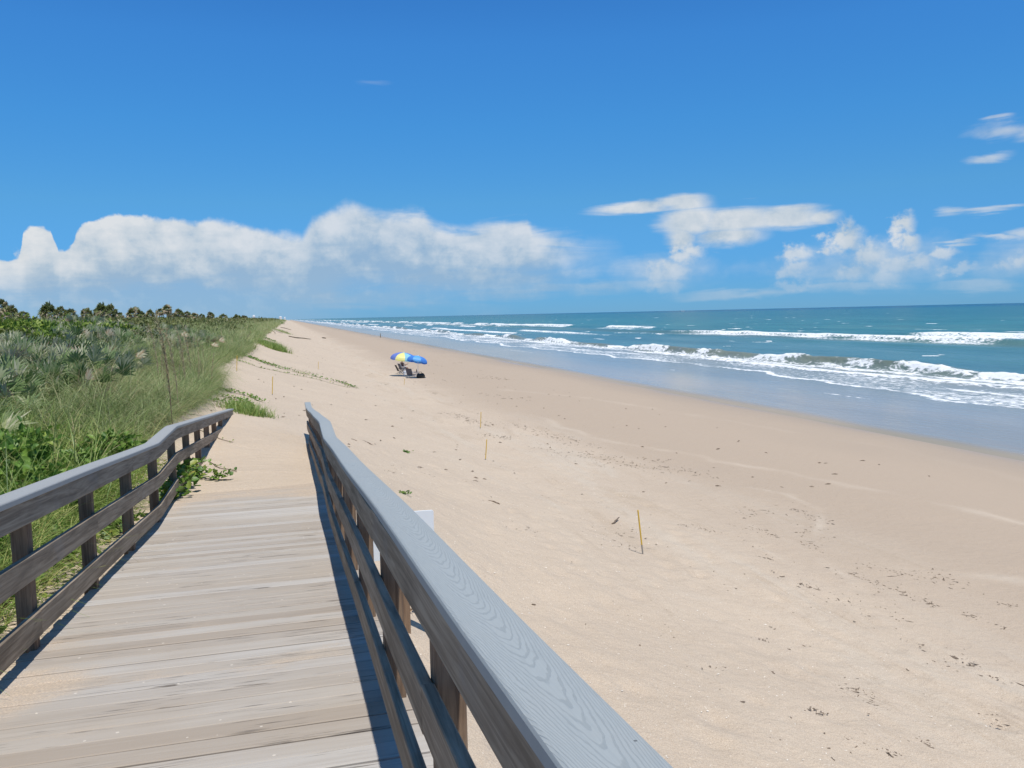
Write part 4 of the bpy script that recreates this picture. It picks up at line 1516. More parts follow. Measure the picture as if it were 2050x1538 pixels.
for pl, n, wid in WRACK:
    if not n:
        continue
    c = np.array([px2g(*p)[:2] for p in pl])
    pts, _ = polyline_pts(c, .02)
    q = pts[RNG.integers(0, len(pts), n)] + RNG.normal(0, wid, (n, 2)) * np.array([1, 1.4])
    d = np.linalg.norm(q.mean(0))
    s = .013 + .0013 * d
    al = RNG.normal(PI / 2, .6, n)
    k = n // 3
    k2 = n // 2
    parts.append(flecks(q[k2:] + RNG.normal(0, wid * 1.2, (n - k2, 2)), s * .55, 2.0, s * .2, along=al[k2:]))
    q, al = q[:k2 + k], al[:k2 + k]
    k = min(k, len(q) // 3)
    parts.append(flecks(q[k:], s * .85, 2.0, s * .28, along=al[k:]))
    if k:
        parts.append(flecks(q[:k], s * .5, 8.5, s * .15, along=al[:k]))
n = 900
q = np.column_stack([RNG.uniform(3.5, 13, n), 4 + 40 * RNG.random(n) ** 1.4])
keep = fbm(q[:, 0] * .6, q[:, 1] * .18, 180, 3) > .06
q = q[keep]
parts.append(flecks(q, .026, 2.2, .008, along=PI / 2 + RNG.normal(0, .6, len(q))))
n = 260
q = np.column_stack([RNG.uniform(-3, 19, n), 20 + 120 * RNG.random(n) ** 1.6])
parts.append(flecks(q, .08, 2.4, .03, along=PI / 2 + RNG.normal(0, .6, n)))
v, f, t = join(parts)
wr = newmesh('seaweed_wrack', v, f, [DARKDEB], smooth=False)
tag(wr, 'dark scraps of dry seaweed scattered in lines over the beach', 'seaweed', kind='stuff')

n = 1500
q = np.column_stack([RNG.uniform(.8, 8, n), 3 + 34 * RNG.random(n) ** 1.3])
c = np.array([px2g(1235, 990)[:2]])
q2 = c + RNG.normal(0, 1, (160, 2)) * np.array([.45, .8])
q = np.concatenate([q, q2])
v, f, t = flecks(q, .022, 1.2, .008)
sh = newmesh('shell_fragments', v, f, [SHELLM])
tag(sh, 'pale broken shell bits strewn over the dry sand', 'shells', kind='stuff')


def stick(pxs, rad, mat, name, label, cat, lift=.0):
    P = [Vector(px2g(*p)) for p in pxs]
    o = P[0].copy()
    mb = MB()
    pts = []
    for i in range(len(P) - 1):
        for k in range(4):
            pts.append(P[i].lerp(P[i + 1], k / 4) - o)
    pts.append(P[-1] - o)
    pts = [p + Vector((random.gauss(0, rad * .5), random.gauss(0, rad * .5), rad * .7 + lift * i / len(pts))) for i, p in enumerate(pts)]
    mb.tube(pts, [rad * (1 - .5 * abs(2 * i / len(pts) - .8)) for i in range(len(pts))], 7)
    ob = mb.build(name, mat, smooth=True)
    ob.location = o
    tag(ob, label, cat)


stick([(978, 1003), (989, 1006), (1001, 1010)], .018, DARKDEB, 'driftwood_stick', 'short dark stick lying alone on the sand right of the seedlings', 'stick')
stick([(1226, 1050), (1233, 1047), (1239, 1042)], .022, DARKDEB, 'driftwood_stick', 'small crooked dark stick left of the nearest yellow stake', 'stick', .06)
stick([(704, 880), (714, 884)], .02, DARKDEB, 'driftwood_stick', 'shorter of two dark twigs beside the right rail end', 'stick')
stick([(727, 883), (737, 888), (747, 893)], .02, DARKDEB, 'driftwood_stick', 'longer of two dark twigs beside the right rail end', 'stick')
stick([(541, 655), (545, 660), (551, 668)], .17, DRIFT, 'driftwood_log', 'pale bleached log slanting down from the dune grass', 'log', .0)
stick([(549, 662), (557, 665), (566, 668)], .12, DRIFT, 'driftwood_log', 'second pale log lying flat at the foot of the dune', 'log')
stick([(578, 674), (592, 677), (607, 678), (622, 680)], .12, STEM, 'driftwood_log', 'long dark drift log on the open sand near the far dune', 'log')
stick([(645, 677), (651, 678)], .16, STEM, 'driftwood_log', 'short dark drift log out on the open sand', 'log')
stick([(562, 656), (572, 658), (582, 661)], .12, STEM, 'driftwood_log', 'dark log by the dune foot beyond the bleached logs', 'log')
stick([(1065, 1211), (1072, 1212)], .012, DARKDEB, 'driftwood_stick', 'tiny dark chip on the sand close to the right rail cap', 'stick')
# curled dry leaves seen between the right rail boards
q = px2g(818, 1228)
n = 9
a = RNG.uniform(0, 2 * PI, n)
el = RNG.uniform(.0, .7, n)
ax = np.column_stack([np.cos(a) * np.cos(el), np.sin(a) * np.cos(el), np.sin(el)])
v = leaves(np.column_stack([RNG.normal(0, .05, n), RNG.normal(0, .09, n), np.full(n, .01)]), np.tile([0, 0, 1.], (n, 1)) + RNG.normal(0, .5, (n, 3)), ax, np.full(n, .08), np.full(n, .045), np.full(n, .99), .4)
ob = fol('dry_leaf_litter', v, PALMETTO)
ob.location = tuple(q)
tag(ob, 'curled brown dead leaves on the sand seen through the right rail', 'dead leaves')


# ------------------------------------------------------------------ stakes
def stake(base, top, label, two=False):
    b = px2g(*base)
    d = wdir(*top)
    # the stake leans in the plane facing the camera
    t = d * (b[1] / d[1])
    tip = Vector((t[0], t[1], t[2] + CAMZ)) - Vector(b)
    L = tip.length
    root = empty('stake', tuple(b), 0, label, 'stake', 'yellow stakes on the beach')
    rad = .015
    k = .22 if two else .06
    mb = MB()
    mb.tube([tip * k, tip * .6, tip * .985, tip], [rad, rad, rad, rad * .6], 8)
    mb.build('painted_shaft', YELLOW, root)
    mb = MB()
    mb.tube([tip * -.25, tip * k], [rad * .8, rad * 1.03], 8)
    mb.build('bare_foot', GREYM, root)


stake((1287, 1110), (1277, 1021), 'nearest yellow stake, leaning left with a bare grey foot', True)
stake((972, 921), (974.5, 880), 'upright yellow stake left of the nearest one, farther up the sand')
stake((962, 858), (963, 825), 'thin yellow stake beside the line of dry seaweed')
stake((545, 791), (546, 754), 'faint yellow stake standing left of the right rail end')
stake((474, 744), (474.5, 712), 'faint yellow stake at the dune grass edge by the long vine')
stake((637, 740), (637.5, 724), 'short far stake on bare sand left of the umbrellas')
stake((809, 771), (810, 758), 'short far stake on the sand just in front of the umbrellas')

# ------------------------------------------------------------------ notice board (seen from its blank back)
pt = px_at(845, 1022, 7.9)
sx, sy, sz = float(pt[0]), float(pt[1]), float(pt[2])
xr = float(px_at(867, 1023, 7.9)[0])
pw, ph = .60, .46
cx_ = xr - pw / 2
gz = float(ground(cx_, 7.95))
sign = empty('sign', (cx_, 7.9, gz), math.radians(-4), 'white notice board on a post behind the right rail, its blank back showing', 'sign')
mb = MB()
top = sz - gz
mb.add([(-pw / 2, -.012, top - ph), (pw / 2, -.012, top - ph), (pw / 2, -.012, top - .012), (pw / 2 - .012, -.012, top), (-pw / 2 + .012, -.012, top), (-pw / 2, -.012, top - .012),
        (-pw / 2, .012, top - ph), (pw / 2, .012, top - ph), (pw / 2, .012, top - .012), (pw / 2 - .012, .012, top), (-pw / 2 + .012, .012, top), (-pw / 2, .012, top - .012)],
       [tuple(range(6)), tuple(reversed(range(6, 12)))] + [(i + 6, (i + 1) % 6 + 6, (i + 1) % 6, i) for i in range(6)])
mb.build('panel', WHITEP, sign)
mb = MB()
mb.box(-.045, .045, .014, .104, -.6, top - .06, .4)
mb.build('post', POSTW, sign)

# ------------------------------------------------------------------ beach party: umbrellas, chairs, person


def fabric(name, c, tr=.25):
    m = Mat(name)
    n = m.noise(m.obj(), 5., 3)
    return m.leaf(m.mix(n, tuple(x * .88 for x in c), tuple(min(1, x * 1.1) for x in c)), tr, .03)


BLUE = fabric('blue_fabric', (.075, .26, .74))
VIOLET = fabric('violet_blue_fabric', (.17, .25, .64))
SKYB = fabric('light_blue_fabric', (.12, .42, .84))
CYAN = fabric('turquoise_fabric', (.28, .62, .74))
YELF = fabric('yellow_fabric', (.86, .82, .30))
NAVY = fabric('navy_fabric', (.02, .035, .16), .1)
WHITEF = fabric('white_fabric', (.8, .82, .82))
BLACKF = plain('black_fabric', (.022, .021, .024), .8)
GREYF = plain('grey_fabric', (.10, .10, .12), .8)
WHITEM = plain('white_tube', (.72, .74, .76), .4)
DARKM = plain('dark_tube', (.035, .033, .033), .5)
SKIN = plain('skin', (.24, .14, .10), .6, .1)
SHIRT = plain('brown_shirt', (.075, .048, .045), .9)
SHORTS = plain('dark_shorts', (.04, .042, .065), .9)
HAIR = plain('dark_hair', (.03, .02, .016), .7)
BAGM = plain('dark_bag', (.03, .032, .03), .8)
COOLW = plain('white_plastic', (.68, .68, .68), .4, .06)


def umbrella(base, hgt, rad, rise, tilt, cols, rot, label, mats, lean):
    root = empty('beach_umbrella', tuple(base), 0, label, 'umbrella', 'umbrellas on the sand')
    n, rings = 8, 6
    sub = 6
    vs, fs, mi = [], [], []
    N_ = n * sub
    vs.append((0, 0, 0))
    for r in range(1, rings + 1):
        t = r / rings
        for k in range(N_):
            a = rot + 2 * PI * k / N_
            ph = (k % sub) / sub
            sag = math.sin(ph * PI)
            rr = rad * math.sin(t * PI / 2 * .92) / math.sin(PI / 2 * .92) * (1 - .05 * sag * t)
            zz = -rise * (t ** 1.9) - .05 * sag * t ** 2 * (1 - .2 * t) + .035 * sag * t ** 3
            vs.append((rr * math.cos(a), rr * math.sin(a), zz))
    # valance
    for k in range(N_):
        a = rot + 2 * PI * k / N_
        ph = (k % sub) / sub
        sag = math.sin(ph * PI)
        rr = rad * (1 - .05 * sag) * 1.005
        vs.append((rr * math.cos(a), rr * math.sin(a), -rise - .015 * sag - .10 - .035 * sag))
    R1 = rings + 1
    for k in range(N_):
        k2 = (k + 1) % N_
        fs.append((0, 1 + k, 1 + k2))
        mi.append(cols[k // sub])
        for r in range(R1 - 1):
            fs.append((1 + r * N_ + k, 1 + (r + 1) * N_ + k, 1 + (r + 1) * N_ + k2, 1 + r * N_ + k2))
            mi.append(cols[k // sub] if r < R1 - 2 else cols[(k // sub)])
    top = Vector((lean[0], lean[1], hgt))
    can = newmesh('canopy', np.array(vs), fs, mats, root, smooth=False, fmat=mi)
    can.location = top
    can.rotation_euler = tilt
    mb = MB()
    for k in range(n):
        a = rot + 2 * PI * k / n
        pts = []
        for t in (0.05, .4, .75, 1.):
            rr = rad * math.sin(t * PI / 2 * .92) / math.sin(PI / 2 * .92)
            pts.append((rr * math.cos(a), rr * math.sin(a), -rise * t ** 1.9 - .012))
        mb.tube(pts, .006, 5)
    rb = mb.build('rib_frame', WHITEM, can)
    mb = MB()
    mb.tube([(0, 0, 0), (0, 0, .06), (0, 0, .085)], [.035, .03, .008], 8)
    mb.build('finial', WHITEF, can)
    mb = MB()
    mb.tube([(0, 0, -.4), tuple(top + Vector((0, 0, -.02)))], .017, 8)
    mb.build('pole', WHITEM, root)
    return root


g1 = px2g(809, 753.5)
g2 = px2g(836, 757)
umbrella(g1, 2.02, 1.10, .50, (math.radians(5), math.radians(7), 0), [1, 2, 3, 0, 1, 2, 3, 0], math.radians(-180), 'open striped beach umbrella in blue, yellow and turquoise', [BLUE, VIOLET, YELF, CYAN], (.05, 0))
umbrella(g2, 1.83, .88, .40, (math.radians(-7), math.radians(13), 0), [0, 1, 0, 1, 0, 1, 0, 1], math.radians(10), 'open plain blue beach umbrella tilted toward the sea', [BLUE, SKYB], (.10, 0))


def chair(base, rz, fab, met, label, sh=.32, bh=.92):
    root = empty('beach_chair', tuple(base), rz, label, 'chair', 'folding chairs under the umbrellas')
    w = .27
    mb = MB()
    pts = [(-.22, sh - .03), (.0, sh - .045), (.25, sh + .01)]
    for (a, b), (c, d) in zip(pts[:-1], pts[1:]):
        mb.hexa([(a, -w, b - .012), (c, -w, d - .012), (c, w, d - .012), (a, w, b - .012), (a, -w, b), (c, -w, d), (c, w, d), (a, w, b)])
    mb.build('seat', fab, root)
    mb = MB()
    mb.hexa([(-.22, -w, sh - .02), (-.20, -w, sh - .03), (-.20, w, sh - .03), (-.22, w, sh - .02), (-.44, -w, bh), (-.42, -w, bh + .01), (-.42, w, bh + .01), (-.44, w, bh)])
    mb.build('backrest', fab, root)
    for s in (-1, 1):
        mb = MB()
        mb.tube([(.27, s * (w + .02), 0), (-.22, s * (w + .02), sh + .22)], .013, 6)
        mb.build('leg', met, root)
        mb = MB()
        mb.tube([(-.33, s * (w + .02), 0), (.25, s * (w + .02), sh + .01)], .013, 6)
        mb.build('leg', met, root)
        mb = MB()
        mb.box(-.30, .22, s * (w + .02) - .025, s * (w + .02) + .025, sh + .215, sh + .24)
        mb.build('armrest', met, root)
        mb = MB()
        mb.tube([(-.2, s * (w + .015), sh - .03), (-.45, s * (w + .015), bh + .03)], .013, 6)
        mb.build('back_post', met, root)
    return root


c1 = px2g(802, 749)
chair(c1, math.radians(8), BLACKF, DARKM, 'empty black folding chair, leftmost under the striped umbrella', .30, .80)
pc = px2g(807.5, 747.2)
chair(pc, math.radians(20), GREYF, WHITEM, 'folding chair holding the seated person', .36, .88)
c2 = px2g(823.5, 756.5)
chair(c2, math.radians(52), GREYF, WHITEM, 'grey low chair with white frame in the shade of the blue umbrella', .26, .78)


def skin_body(name, joints, bones, mat, parent, root_i=0, sub=2):
    me = bpy.data.meshes.new(name)
    me.from_pydata([j[:3] for j in joints], bones, [])
    o = bpy.data.objects.new(name, me)
    COL.objects.link(o)
    o.modifiers.new('s', 'SKIN')
    sv = me.skin_vertices[0].data if me.skin_vertices else None
    if sv is None:
        bpy.context.view_layer.objects.active = o
        o.modifiers.clear()
        o.modifiers.new('s', 'SKIN')
        sv = me.skin_vertices[0].data
    for i, j in enumerate(joints):
        r = j[3]
        sv[i].radius = (r, r) if not isinstance(r, tuple) else r
        sv[i].use_root = (i == root_i)
    m = o.modifiers.new('d', 'SUBSURF')
    m.levels = m.render_levels = sub
    dg = bpy.context.evaluated_depsgraph_get()
    dg.update()
    me2 = bpy.data.meshes.new_from_object(o.evaluated_get(dg))
    bpy.data.objects.remove(o)
    me2.materials.clear()
    me2.materials.append(mat)
    me2.polygons.foreach_set('use_smooth', np.ones(len(me2.polygons), dtype=bool))
    return addobj(name, me2, parent)


# seated figure, facing local +x (turned like its chair)
root = empty('person', tuple(pc), math.radians(20), 'person sitting in a folding chair under the umbrellas, one arm held out', 'person')
J = [
    (-.06, 0, .46, (.125, .15)),      # 0 pelvis
    (-.11, 0, .66, (.11, .145)),      # 1 waist
    (-.13, 0, .86, (.115, .165)),     # 2 chest
    (-.12, 0, .97, (.07, .10)),       # 3 collar
    (-.10, 0, 1.04, .052),            # 4 neck
    (-.075, 0, 1.12, (.085, .075)),   # 5 head low
    (-.07, 0, 1.20, (.098, .078)),    # 6 head mid
    (-.08, 0, 1.26, (.075, .062)),    # 7 crown
    (.028, 0, 1.145, .018),           # 8 nose
    (-.12, -.17, .93, .058), (.06, -.26, .76, .043), (.30, -.20, .80, .033), (.38, -.18, .83, .026),      # 9..12 right arm, held out
    (-.12, .17, .93, .058), (.02, .24, .72, .043), (.24, .20, .66, .033), (.32, .18, .65, .026),           # 13..16 left arm on the armrest
    (.05, -.10, .44, .085), (.40, -.12, .48, .062), (.52, -.12, .12, .042), (.53, -.12, .05, .036), (.66, -.13, .035, .028),   # 17..21 leg
    (.05, .10, .44, .085), (.38, .13, .50, .062), (.50, .14, .12, .042), (.51, .14, .05, .036), (.64, .16, .035, .028),        # 22..26 leg
]
B = [(0, 1), (1, 2), (2, 3), (3, 4), (4, 5), (5, 6), (6, 7), (5, 8), (2, 9), (9, 10), (10, 11), (11, 12), (2, 13), (13, 14), (14, 15), (15, 16),
     (0, 17), (17, 18), (18, 19), (19, 20), (20, 21), (0, 22), (22, 23), (23, 24), (24, 25), (25, 26)]
base_n = len(J)
for (hand, tip, sy_) in ((12, (.47, -.16, .86), -1), (16, (.41, .16, .63), 1)):
    hx, hy_, hz_ = J[hand][:3]
    dv = Vector(tip) - Vector((hx, hy_, hz_))
    for k, (o_, l_) in enumerate(((-.027, .85), (-.009, 1.), (.009, .96), (.027, .75))):
        J.append((hx + dv.x * .5, hy_ + dv.y * .5 + o_, hz_ + dv.z * .5, .010))
        J.append((hx + dv.x * l_, hy_ + dv.y * l_ + o_ * 1.3, hz_ + dv.z * l_ - .02, .008))
        B += [(hand, len(J) - 2), (len(J) - 2, len(J) - 1)]
    J.append((hx + dv.x * .35, hy_ - sy_ * .045, hz_ + .015, .010))
    B.append((hand, len(J) - 1))
skin_body('body', J, B, SKIN, root)
skin_body('shirt', [(-.07, 0, .50, (.145, .165)), (-.11, 0, .66, (.13, .165)), (-.13, 0, .86, (.132, .185)), (-.12, 0, .965, (.085, .12)),
                    (-.12, -.175, .93, .072), (-.01, -.225, .84, .06), (-.12, .175, .93, .072), (-.03, .215, .82, .06)],
          [(0, 1), (1, 2), (2, 3), (2, 4), (4, 5), (2, 6), (6, 7)], SHIRT, root)
skin_body('shorts', [(-.06, 0, .46, (.14, .165)), (.05, -.10, .445, .10), (.28, -.115, .468, .088), (.05, .10, .445, .10), (.27, .122, .483, .088)],
          [(0, 1), (1, 2), (0, 3), (3, 4)], SHORTS, root)
skin_body('hair', [(-.105, 0, 1.15, (.075, .078)), (-.095, 0, 1.21, (.095, .085)), (-.08, 0, 1.265, (.085, .072))], [(0, 1), (1, 2)], HAIR, root)

# cooler, bag, bottle
q = px2g(811.5, 750.5)
cool = empty('cooler', tuple(q), .2, 'white cooler box beside the seated person', 'cooler')
mb = MB()
mb.hexa([(-.15, -.12, 0), (.15, -.12, 0), (.15, .12, 0), (-.15, .12, 0), (-.17, -.13, .26), (.17, -.13, .26), (.17, .13, .26), (-.17, .13, .26)])
mb.build('tub', COOLW, cool)
mb = MB()
mb.hexa([(-.18, -.14, .263), (.18, -.14, .263), (.18, .14, .263), (-.18, .14, .263), (-.165, -.125, .31), (.165, -.125, .31), (.165, .125, .31), (-.165, .125, .31)])
mb.build('lid', WHITEM, cool)
mb = MB()
mb.tube([(-.18, 0, .20), (-.195, 0, .34), (.195, 0, .34), (.18, 0, .20)], .012, 6)
mb.build('handle', GREYF, cool)
q = px2g(842, 757)
bag = empty('beach_bag', tuple(q), -.2, 'dark bulging beach bag under the blue umbrella', 'bag')
mb = MB()
n = 10
prof = [(.20, 0, .30), (.25, .12, .36), (.24, .26, .34), (.17, .36, .27), (.10, .39, .2)]
vs, fs = [], []
for (a, z_, b) in prof:
    for k in range(n):
        th = 2 * PI * k / n
        vs.append((b * math.cos(th) * (1 + .05 * math.sin(3 * th + z_ * 9)), a * math.sin(th), z_ + .02 * math.sin(2 * th + z_ * 20)))
for i in range(len(prof) - 1):
    for k in range(n):
        fs.append((i * n + k, i * n + (k + 1) % n, (i + 1) * n + (k + 1) % n, (i + 1) * n + k))
fs += [tuple(reversed(range(n))), tuple((len(prof) - 1) * n + k for k in range(n))]
mb.add(vs, fs)
mb.build('sack', BAGM, bag)
for s in (-1, 1):
    mb = MB()
    mb.tube([(-.14, s * .1, .36), (-.08, s * .13, .5), (.08, s * .13, .5), (.14, s * .1, .36)], .012, 6)
    mb.build('handle', BLACKF, bag)
q = px2g(834.5, 755.5)
tb = empty('folding_stool', tuple(q), .3, 'white legged folding stool between the grey chair and the bag', 'stool')
mb = MB()
mb.box(-.2, .2, -.17, .17, .42, .445)
mb.build('seat', GREYF, tb)
for s in (-1, 1):
    for d in (-1, 1):
        mb = MB()
        mb.tube([(-.19 * d, s * .16, 0), (.17 * d, s * .16 + d * .012, .42)], .012, 6)
        mb.build('leg', WHITEM, tb)
bt = MB()
bt.tube([(0, 0, 0), (0, 0, .17), (0, 0, .21), (0, 0, .26)], [.038, .038, .016, .014], 10)
bo = bt.build('bottle', BAGM)
bo.location = (q[0], q[1], q[2] + .447)
tag(bo, 'dark bottle standing on the folding stool', 'bottle')

# ------------------------------------------------------------------ far things
q = px2g(761.5, 676)
fp = empty('weathered_post', tuple(q), 0, 'dark weathered post standing alone at the far water edge', 'post')
mb = MB()
mb.tube([(0, 0, -.5), (.02, 0, .6), (.05, 0, 1.15)], [.11, .10, .08], 8)
mb.build('shaft', STEM, fp)
HW = plain('far_house_wall', (.72, .72, .70), .8, .05, .3)
HR = plain('far_house_roof', (.50, .53, .56), .7, .08, .3)
for (px, py, w, h, Y, lab) in ((508, 631.5, 6.0, 3.2, 1300, 'small white house showing above the dune, left of the others'), (561.5, 634.0, 6.5, 3., 1900, 'low pale house at the far end of the dune'),
                               (570, 635.5, 4., 4.5, 2000, 'tiny white building where the dune meets the beach')):
    t = px_at(px, py, Y)
    ww, hh = .7 * w / F * Y, .7 * h / F * Y * 1.6
    z0 = float(ground(t[0], Y))
    hs = empty('house', (t[0], Y, z0), .2, lab, 'house', 'far houses beyond the dune')
    zt = max(.5, t[2] - z0 - h / F * Y * .5)
    mb = MB()
    mb.box(-ww / 2, ww / 2, -ww * .4, ww * .4, -1, zt)
    mb.build('wall', HW, hs)
    mb = MB()
    e = ww * .55
    mb.add([(-e, -ww * .45, zt + .02), (e, -ww * .45, zt + .02), (e, ww * .45, zt + .02), (-e, ww * .45, zt + .02), (-e * .7, 0, zt + hh * .6), (e * .7, 0, zt + hh * .6)],
           [(0, 1, 5, 4), (1, 2, 5), (2, 3, 4, 5), (3, 0, 4), (3, 2, 1, 0)])
    mb.build('roof', HR, hs)
    for s in (-1, 0, 1):
        mb = MB()
        mb.box(s * ww * .3 - ww * .07, s * ww * .3 + ww * .07, -ww * .4 - .06, -ww * .4 - .01, zt * .55, zt * .8)
        mb.build('window', NAVY, hs)
d = wdir(1366, 625)
Yb = 4200.
bx = d[0] * Yb / d[1]
boat = empty('boat', (bx, Yb, 0), .4, 'tiny pale two masted vessel on the horizon', 'boat')
mb = MB()
mb.add([(-14, -2.5, 0), (14, -2.5, 0), (19, 0, 0), (14, 2.5, 0), (-14, 2.5, 0), (-15, -3, 3), (15, -3, 3), (22, 0, 3.8), (15, 3, 3), (-15, 3, 3)],
       [(0, 1, 6, 5), (1, 2, 7, 6), (2, 3, 8, 7), (3, 4, 9, 8), (4, 0, 5, 9), (5, 6, 7, 8, 9), (4, 3, 2, 1, 0)])
mb.build('hull', COOLW, boat)
for X_ in (-9, 9):
    mb = MB()
    mb.tube([(X_, 0, 2), (X_, 0, 13)], .5, 6)
    mb.build('mast', COOLW, boat)

# ------------------------------------------------------------------ light
SUNV = Vector((.06, -.40, 1.)).normalized()
sd_ = bpy.data.lights.new('sun', 'SUN')
sd_.energy = 4.45
sd_.angle = math.radians(.53)
sd_.color = (1., .955, .89)
so = bpy.data.objects.new('sun', sd_)
COL.objects.link(so)
so.rotation_euler = SUNV.to_track_quat('Z', 'Y').to_euler()
SUN_EL = math.asin(SUNV.z)
SUN_AZ = math.atan2(SUNV.x, SUNV.y)

# ------------------------------------------------------------------ sky and clouds
world = bpy.data.worlds.new('World')
scene.world = world
world.use_nodes = True
wt = world.node_tree
wt.nodes.clear()
W = Mat('w', wt)
SKYS = .10
sky = W.n('ShaderNodeTexSky', sky_type='NISHITA', sun_disc=False, sun_elevation=SUN_EL, sun_rotation=SUN_AZ, air_density=1.0, dust_density=0., ozone_density=10., altitude=0.)
dirv = W.n('ShaderNodeTexCoord').outputs['Generated']
dx, dy, dz = W.sep(W.vmath('NORMALIZE', dirv))
AZ = W.math('MULTIPLY', W.math('ARCTAN2', dx, dy), 180 / PI)
EL = W.math('MULTIPLY', W.math('ARCSINE', dz), 180 / PI)


def azel(px, py):
    d_ = wdir(px, py)
    return math.degrees(math.atan2(d_[0], d_[1])), math.degrees(math.asin(d_[2]))


P2 = W.comb(AZ, EL, 0.)
nA = W.n('ShaderNodeTexNoise', {'Vector': W.vmath('MULTIPLY', P2, (1., 1.25, 1.)), 'Scale': .42, 'Detail': 9., 'Roughness': .56, 'Distortion': .2})
nfA = nA.outputs[0]
nB = W.n('ShaderNodeTexNoise', {'Vector': W.vmath('MULTIPLY', P2, (.22, 1.5, 1.)), 'Scale': .55, 'Detail': 8., 'Roughness': .58, 'Distortion': .7})
nfB = nB.outputs[0]
# billows: smooth cells on the sunlit tops
vb = W.n('ShaderNodeTexVoronoi', {'Vector': W.vmath('ADD', P2, W.vmath('SCALE', nA.outputs['Color'], scale=2.2)), 'Scale': .62, 'Smoothness': .6}, feature='SMOOTH_F1').outputs['Distance']
cA = W.math('SUBTRACT', nfA, .5)
cB = W.math('SUBTRACT', nfB, .5)
nC = W.n('ShaderNodeTexNoise', {'Vector': P2, 'Scale': 1.35, 'Detail': 6., 'Roughness': .6})
cC = W.math('SUBTRACT', nC.outputs[0], .5)


def curve(pts, a0, a1, e0, e1):
    """photograph polyline -> elevation as a function of azimuth"""
    nd = W.n('ShaderNodeFloatCurve')
    cm = nd.mapping
    c = cm.curves[0]
    ae = sorted(azel(*p) for p in pts)
    ps = [((a - a0) / (a1 - a0), (e - e0) / (e1 - e0)) for a, e in ae]
    ps = [(0., ps[0][1])] + ps + [(1., ps[-1][1])]
    while len(c.points) < len(ps):
        c.points.new(.5, .5)
    for p_, (a, e) in zip(c.points, ps):
        p_.location = (min(max(a, 0), 1), min(max(e, 0), 1))
        p_.handle_type = 'AUTO_CLAMPED'
    cm.use_clip = False
    cm.update()
    W.set(nd.inputs['Value'], W.mapr(AZ, a0, a1, 0., 1., smooth=False))
    return W.math('ADD', W.math('MULTIPLY', nd.outputs[0], e1 - e0), e0)


TOP = [(-900, 560), (-420, 500), (-200, 480), (-60, 520), (0, 514), (28, 516), (42, 480), (52, 460), (80, 452), (103, 462), (112, 492), (122, 494), (150, 465), (165, 446), (220, 434), (320, 431), (400, 436), (480, 442),
       (540, 452), (590, 461), (608, 458), (618, 428), (640, 418), (672, 408), (692, 400), (712, 396), (735, 404), (770, 413), (846, 413), (864, 431), (925, 440), (985, 432), (1050, 428), (1068, 448),
       (1115, 456), (1160, 464), (1180, 468), (1230, 462), (1248, 480), (1300, 540), (1370, 622)]
BOT = [(-900, 610), (0, 605), (120, 615), (230, 612), (330, 600), (450, 600), (560, 615), (640, 615), (720, 585), (830, 590), (950, 575), (1060, 560), (1240, 525), (1370, 622)]
tE = curve(TOP, -60, 30, -2, 14)
bE = curve(BOT, -60, 30, -2, 14)
edgeN = W.math('ADD', W.math('ADD', W.math('MULTIPLY', cA, .95), W.math('MULTIPLY', cC, .5)), W.math('MULTIPLY', W.math('SUBTRACT', .45, vb), .45))
soft = W.mapr(AZ, 2., 12.)
edgeN = W.math('ADD', W.math('MULTIPLY', edgeN, W.math('SUBTRACT', 1., W.math('MULTIPLY', soft, .6))), W.math('MULTIPLY', W.math('MULTIPLY', cB, 2.6), soft))
dT = W.math('ADD', W.math('SUBTRACT', tE, EL), edgeN)
# towers at the left are crisp, the anvils to the right soft
wid = W.mapr(AZ, -12., 8., .25, 1.15)
aT = W.n('ShaderNodeMapRange', {0: dT, 1: 0., 2: wid, 3: 0., 4: 1.}, interpolation_type='SMOOTHSTEP').outputs[0]
dB = W.math('ADD', W.math('SUBTRACT', EL, bE), W.math('ADD', W.math('MULTIPLY', cB, 3.2), W.math('MULTIPLY', cA, 1.6)))
aB = W.mapr(dB, -2.2, 1.9)
rainf = W.math('MULTIPLY', W.mapr(AZ, -24., -11., .30, .72), W.mapr(AZ, -2., 7., 1., 0.))
aB = W.math('MAXIMUM', aB, rainf)
bank = W.math('MULTIPLY', aT, W.math('MULTIPLY', aB, W.math('MULTIPLY', W.mapr(AZ, -16., 8., .95, .80), W.mapr(AZ, 16.5, 24., 1., 0.))))
depth = W.math('SUBTRACT', tE, EL)          # degrees below the cloud top


def blobs(lst, vec):
    m_ = None
    for (cx, cy, rx, ry) in lst:
        a, e = azel(cx, cy)
        ra = abs(azel(cx + rx, cy)[0] - azel(cx - rx, cy)[0]) / 2
        re = abs(azel(cx, cy + ry)[1] - azel(cx, cy - ry)[1]) / 2
        l = W.vmath('LENGTH', W.vmath('MULTIPLY_ADD', vec, (1 / ra, 1 / re, 0), (-a / ra, -e / re, 0)))
        m_ = l if m_ is None else W.math('MINIMUM', m_, l)
    return W.math('SUBTRACT', 1., m_)


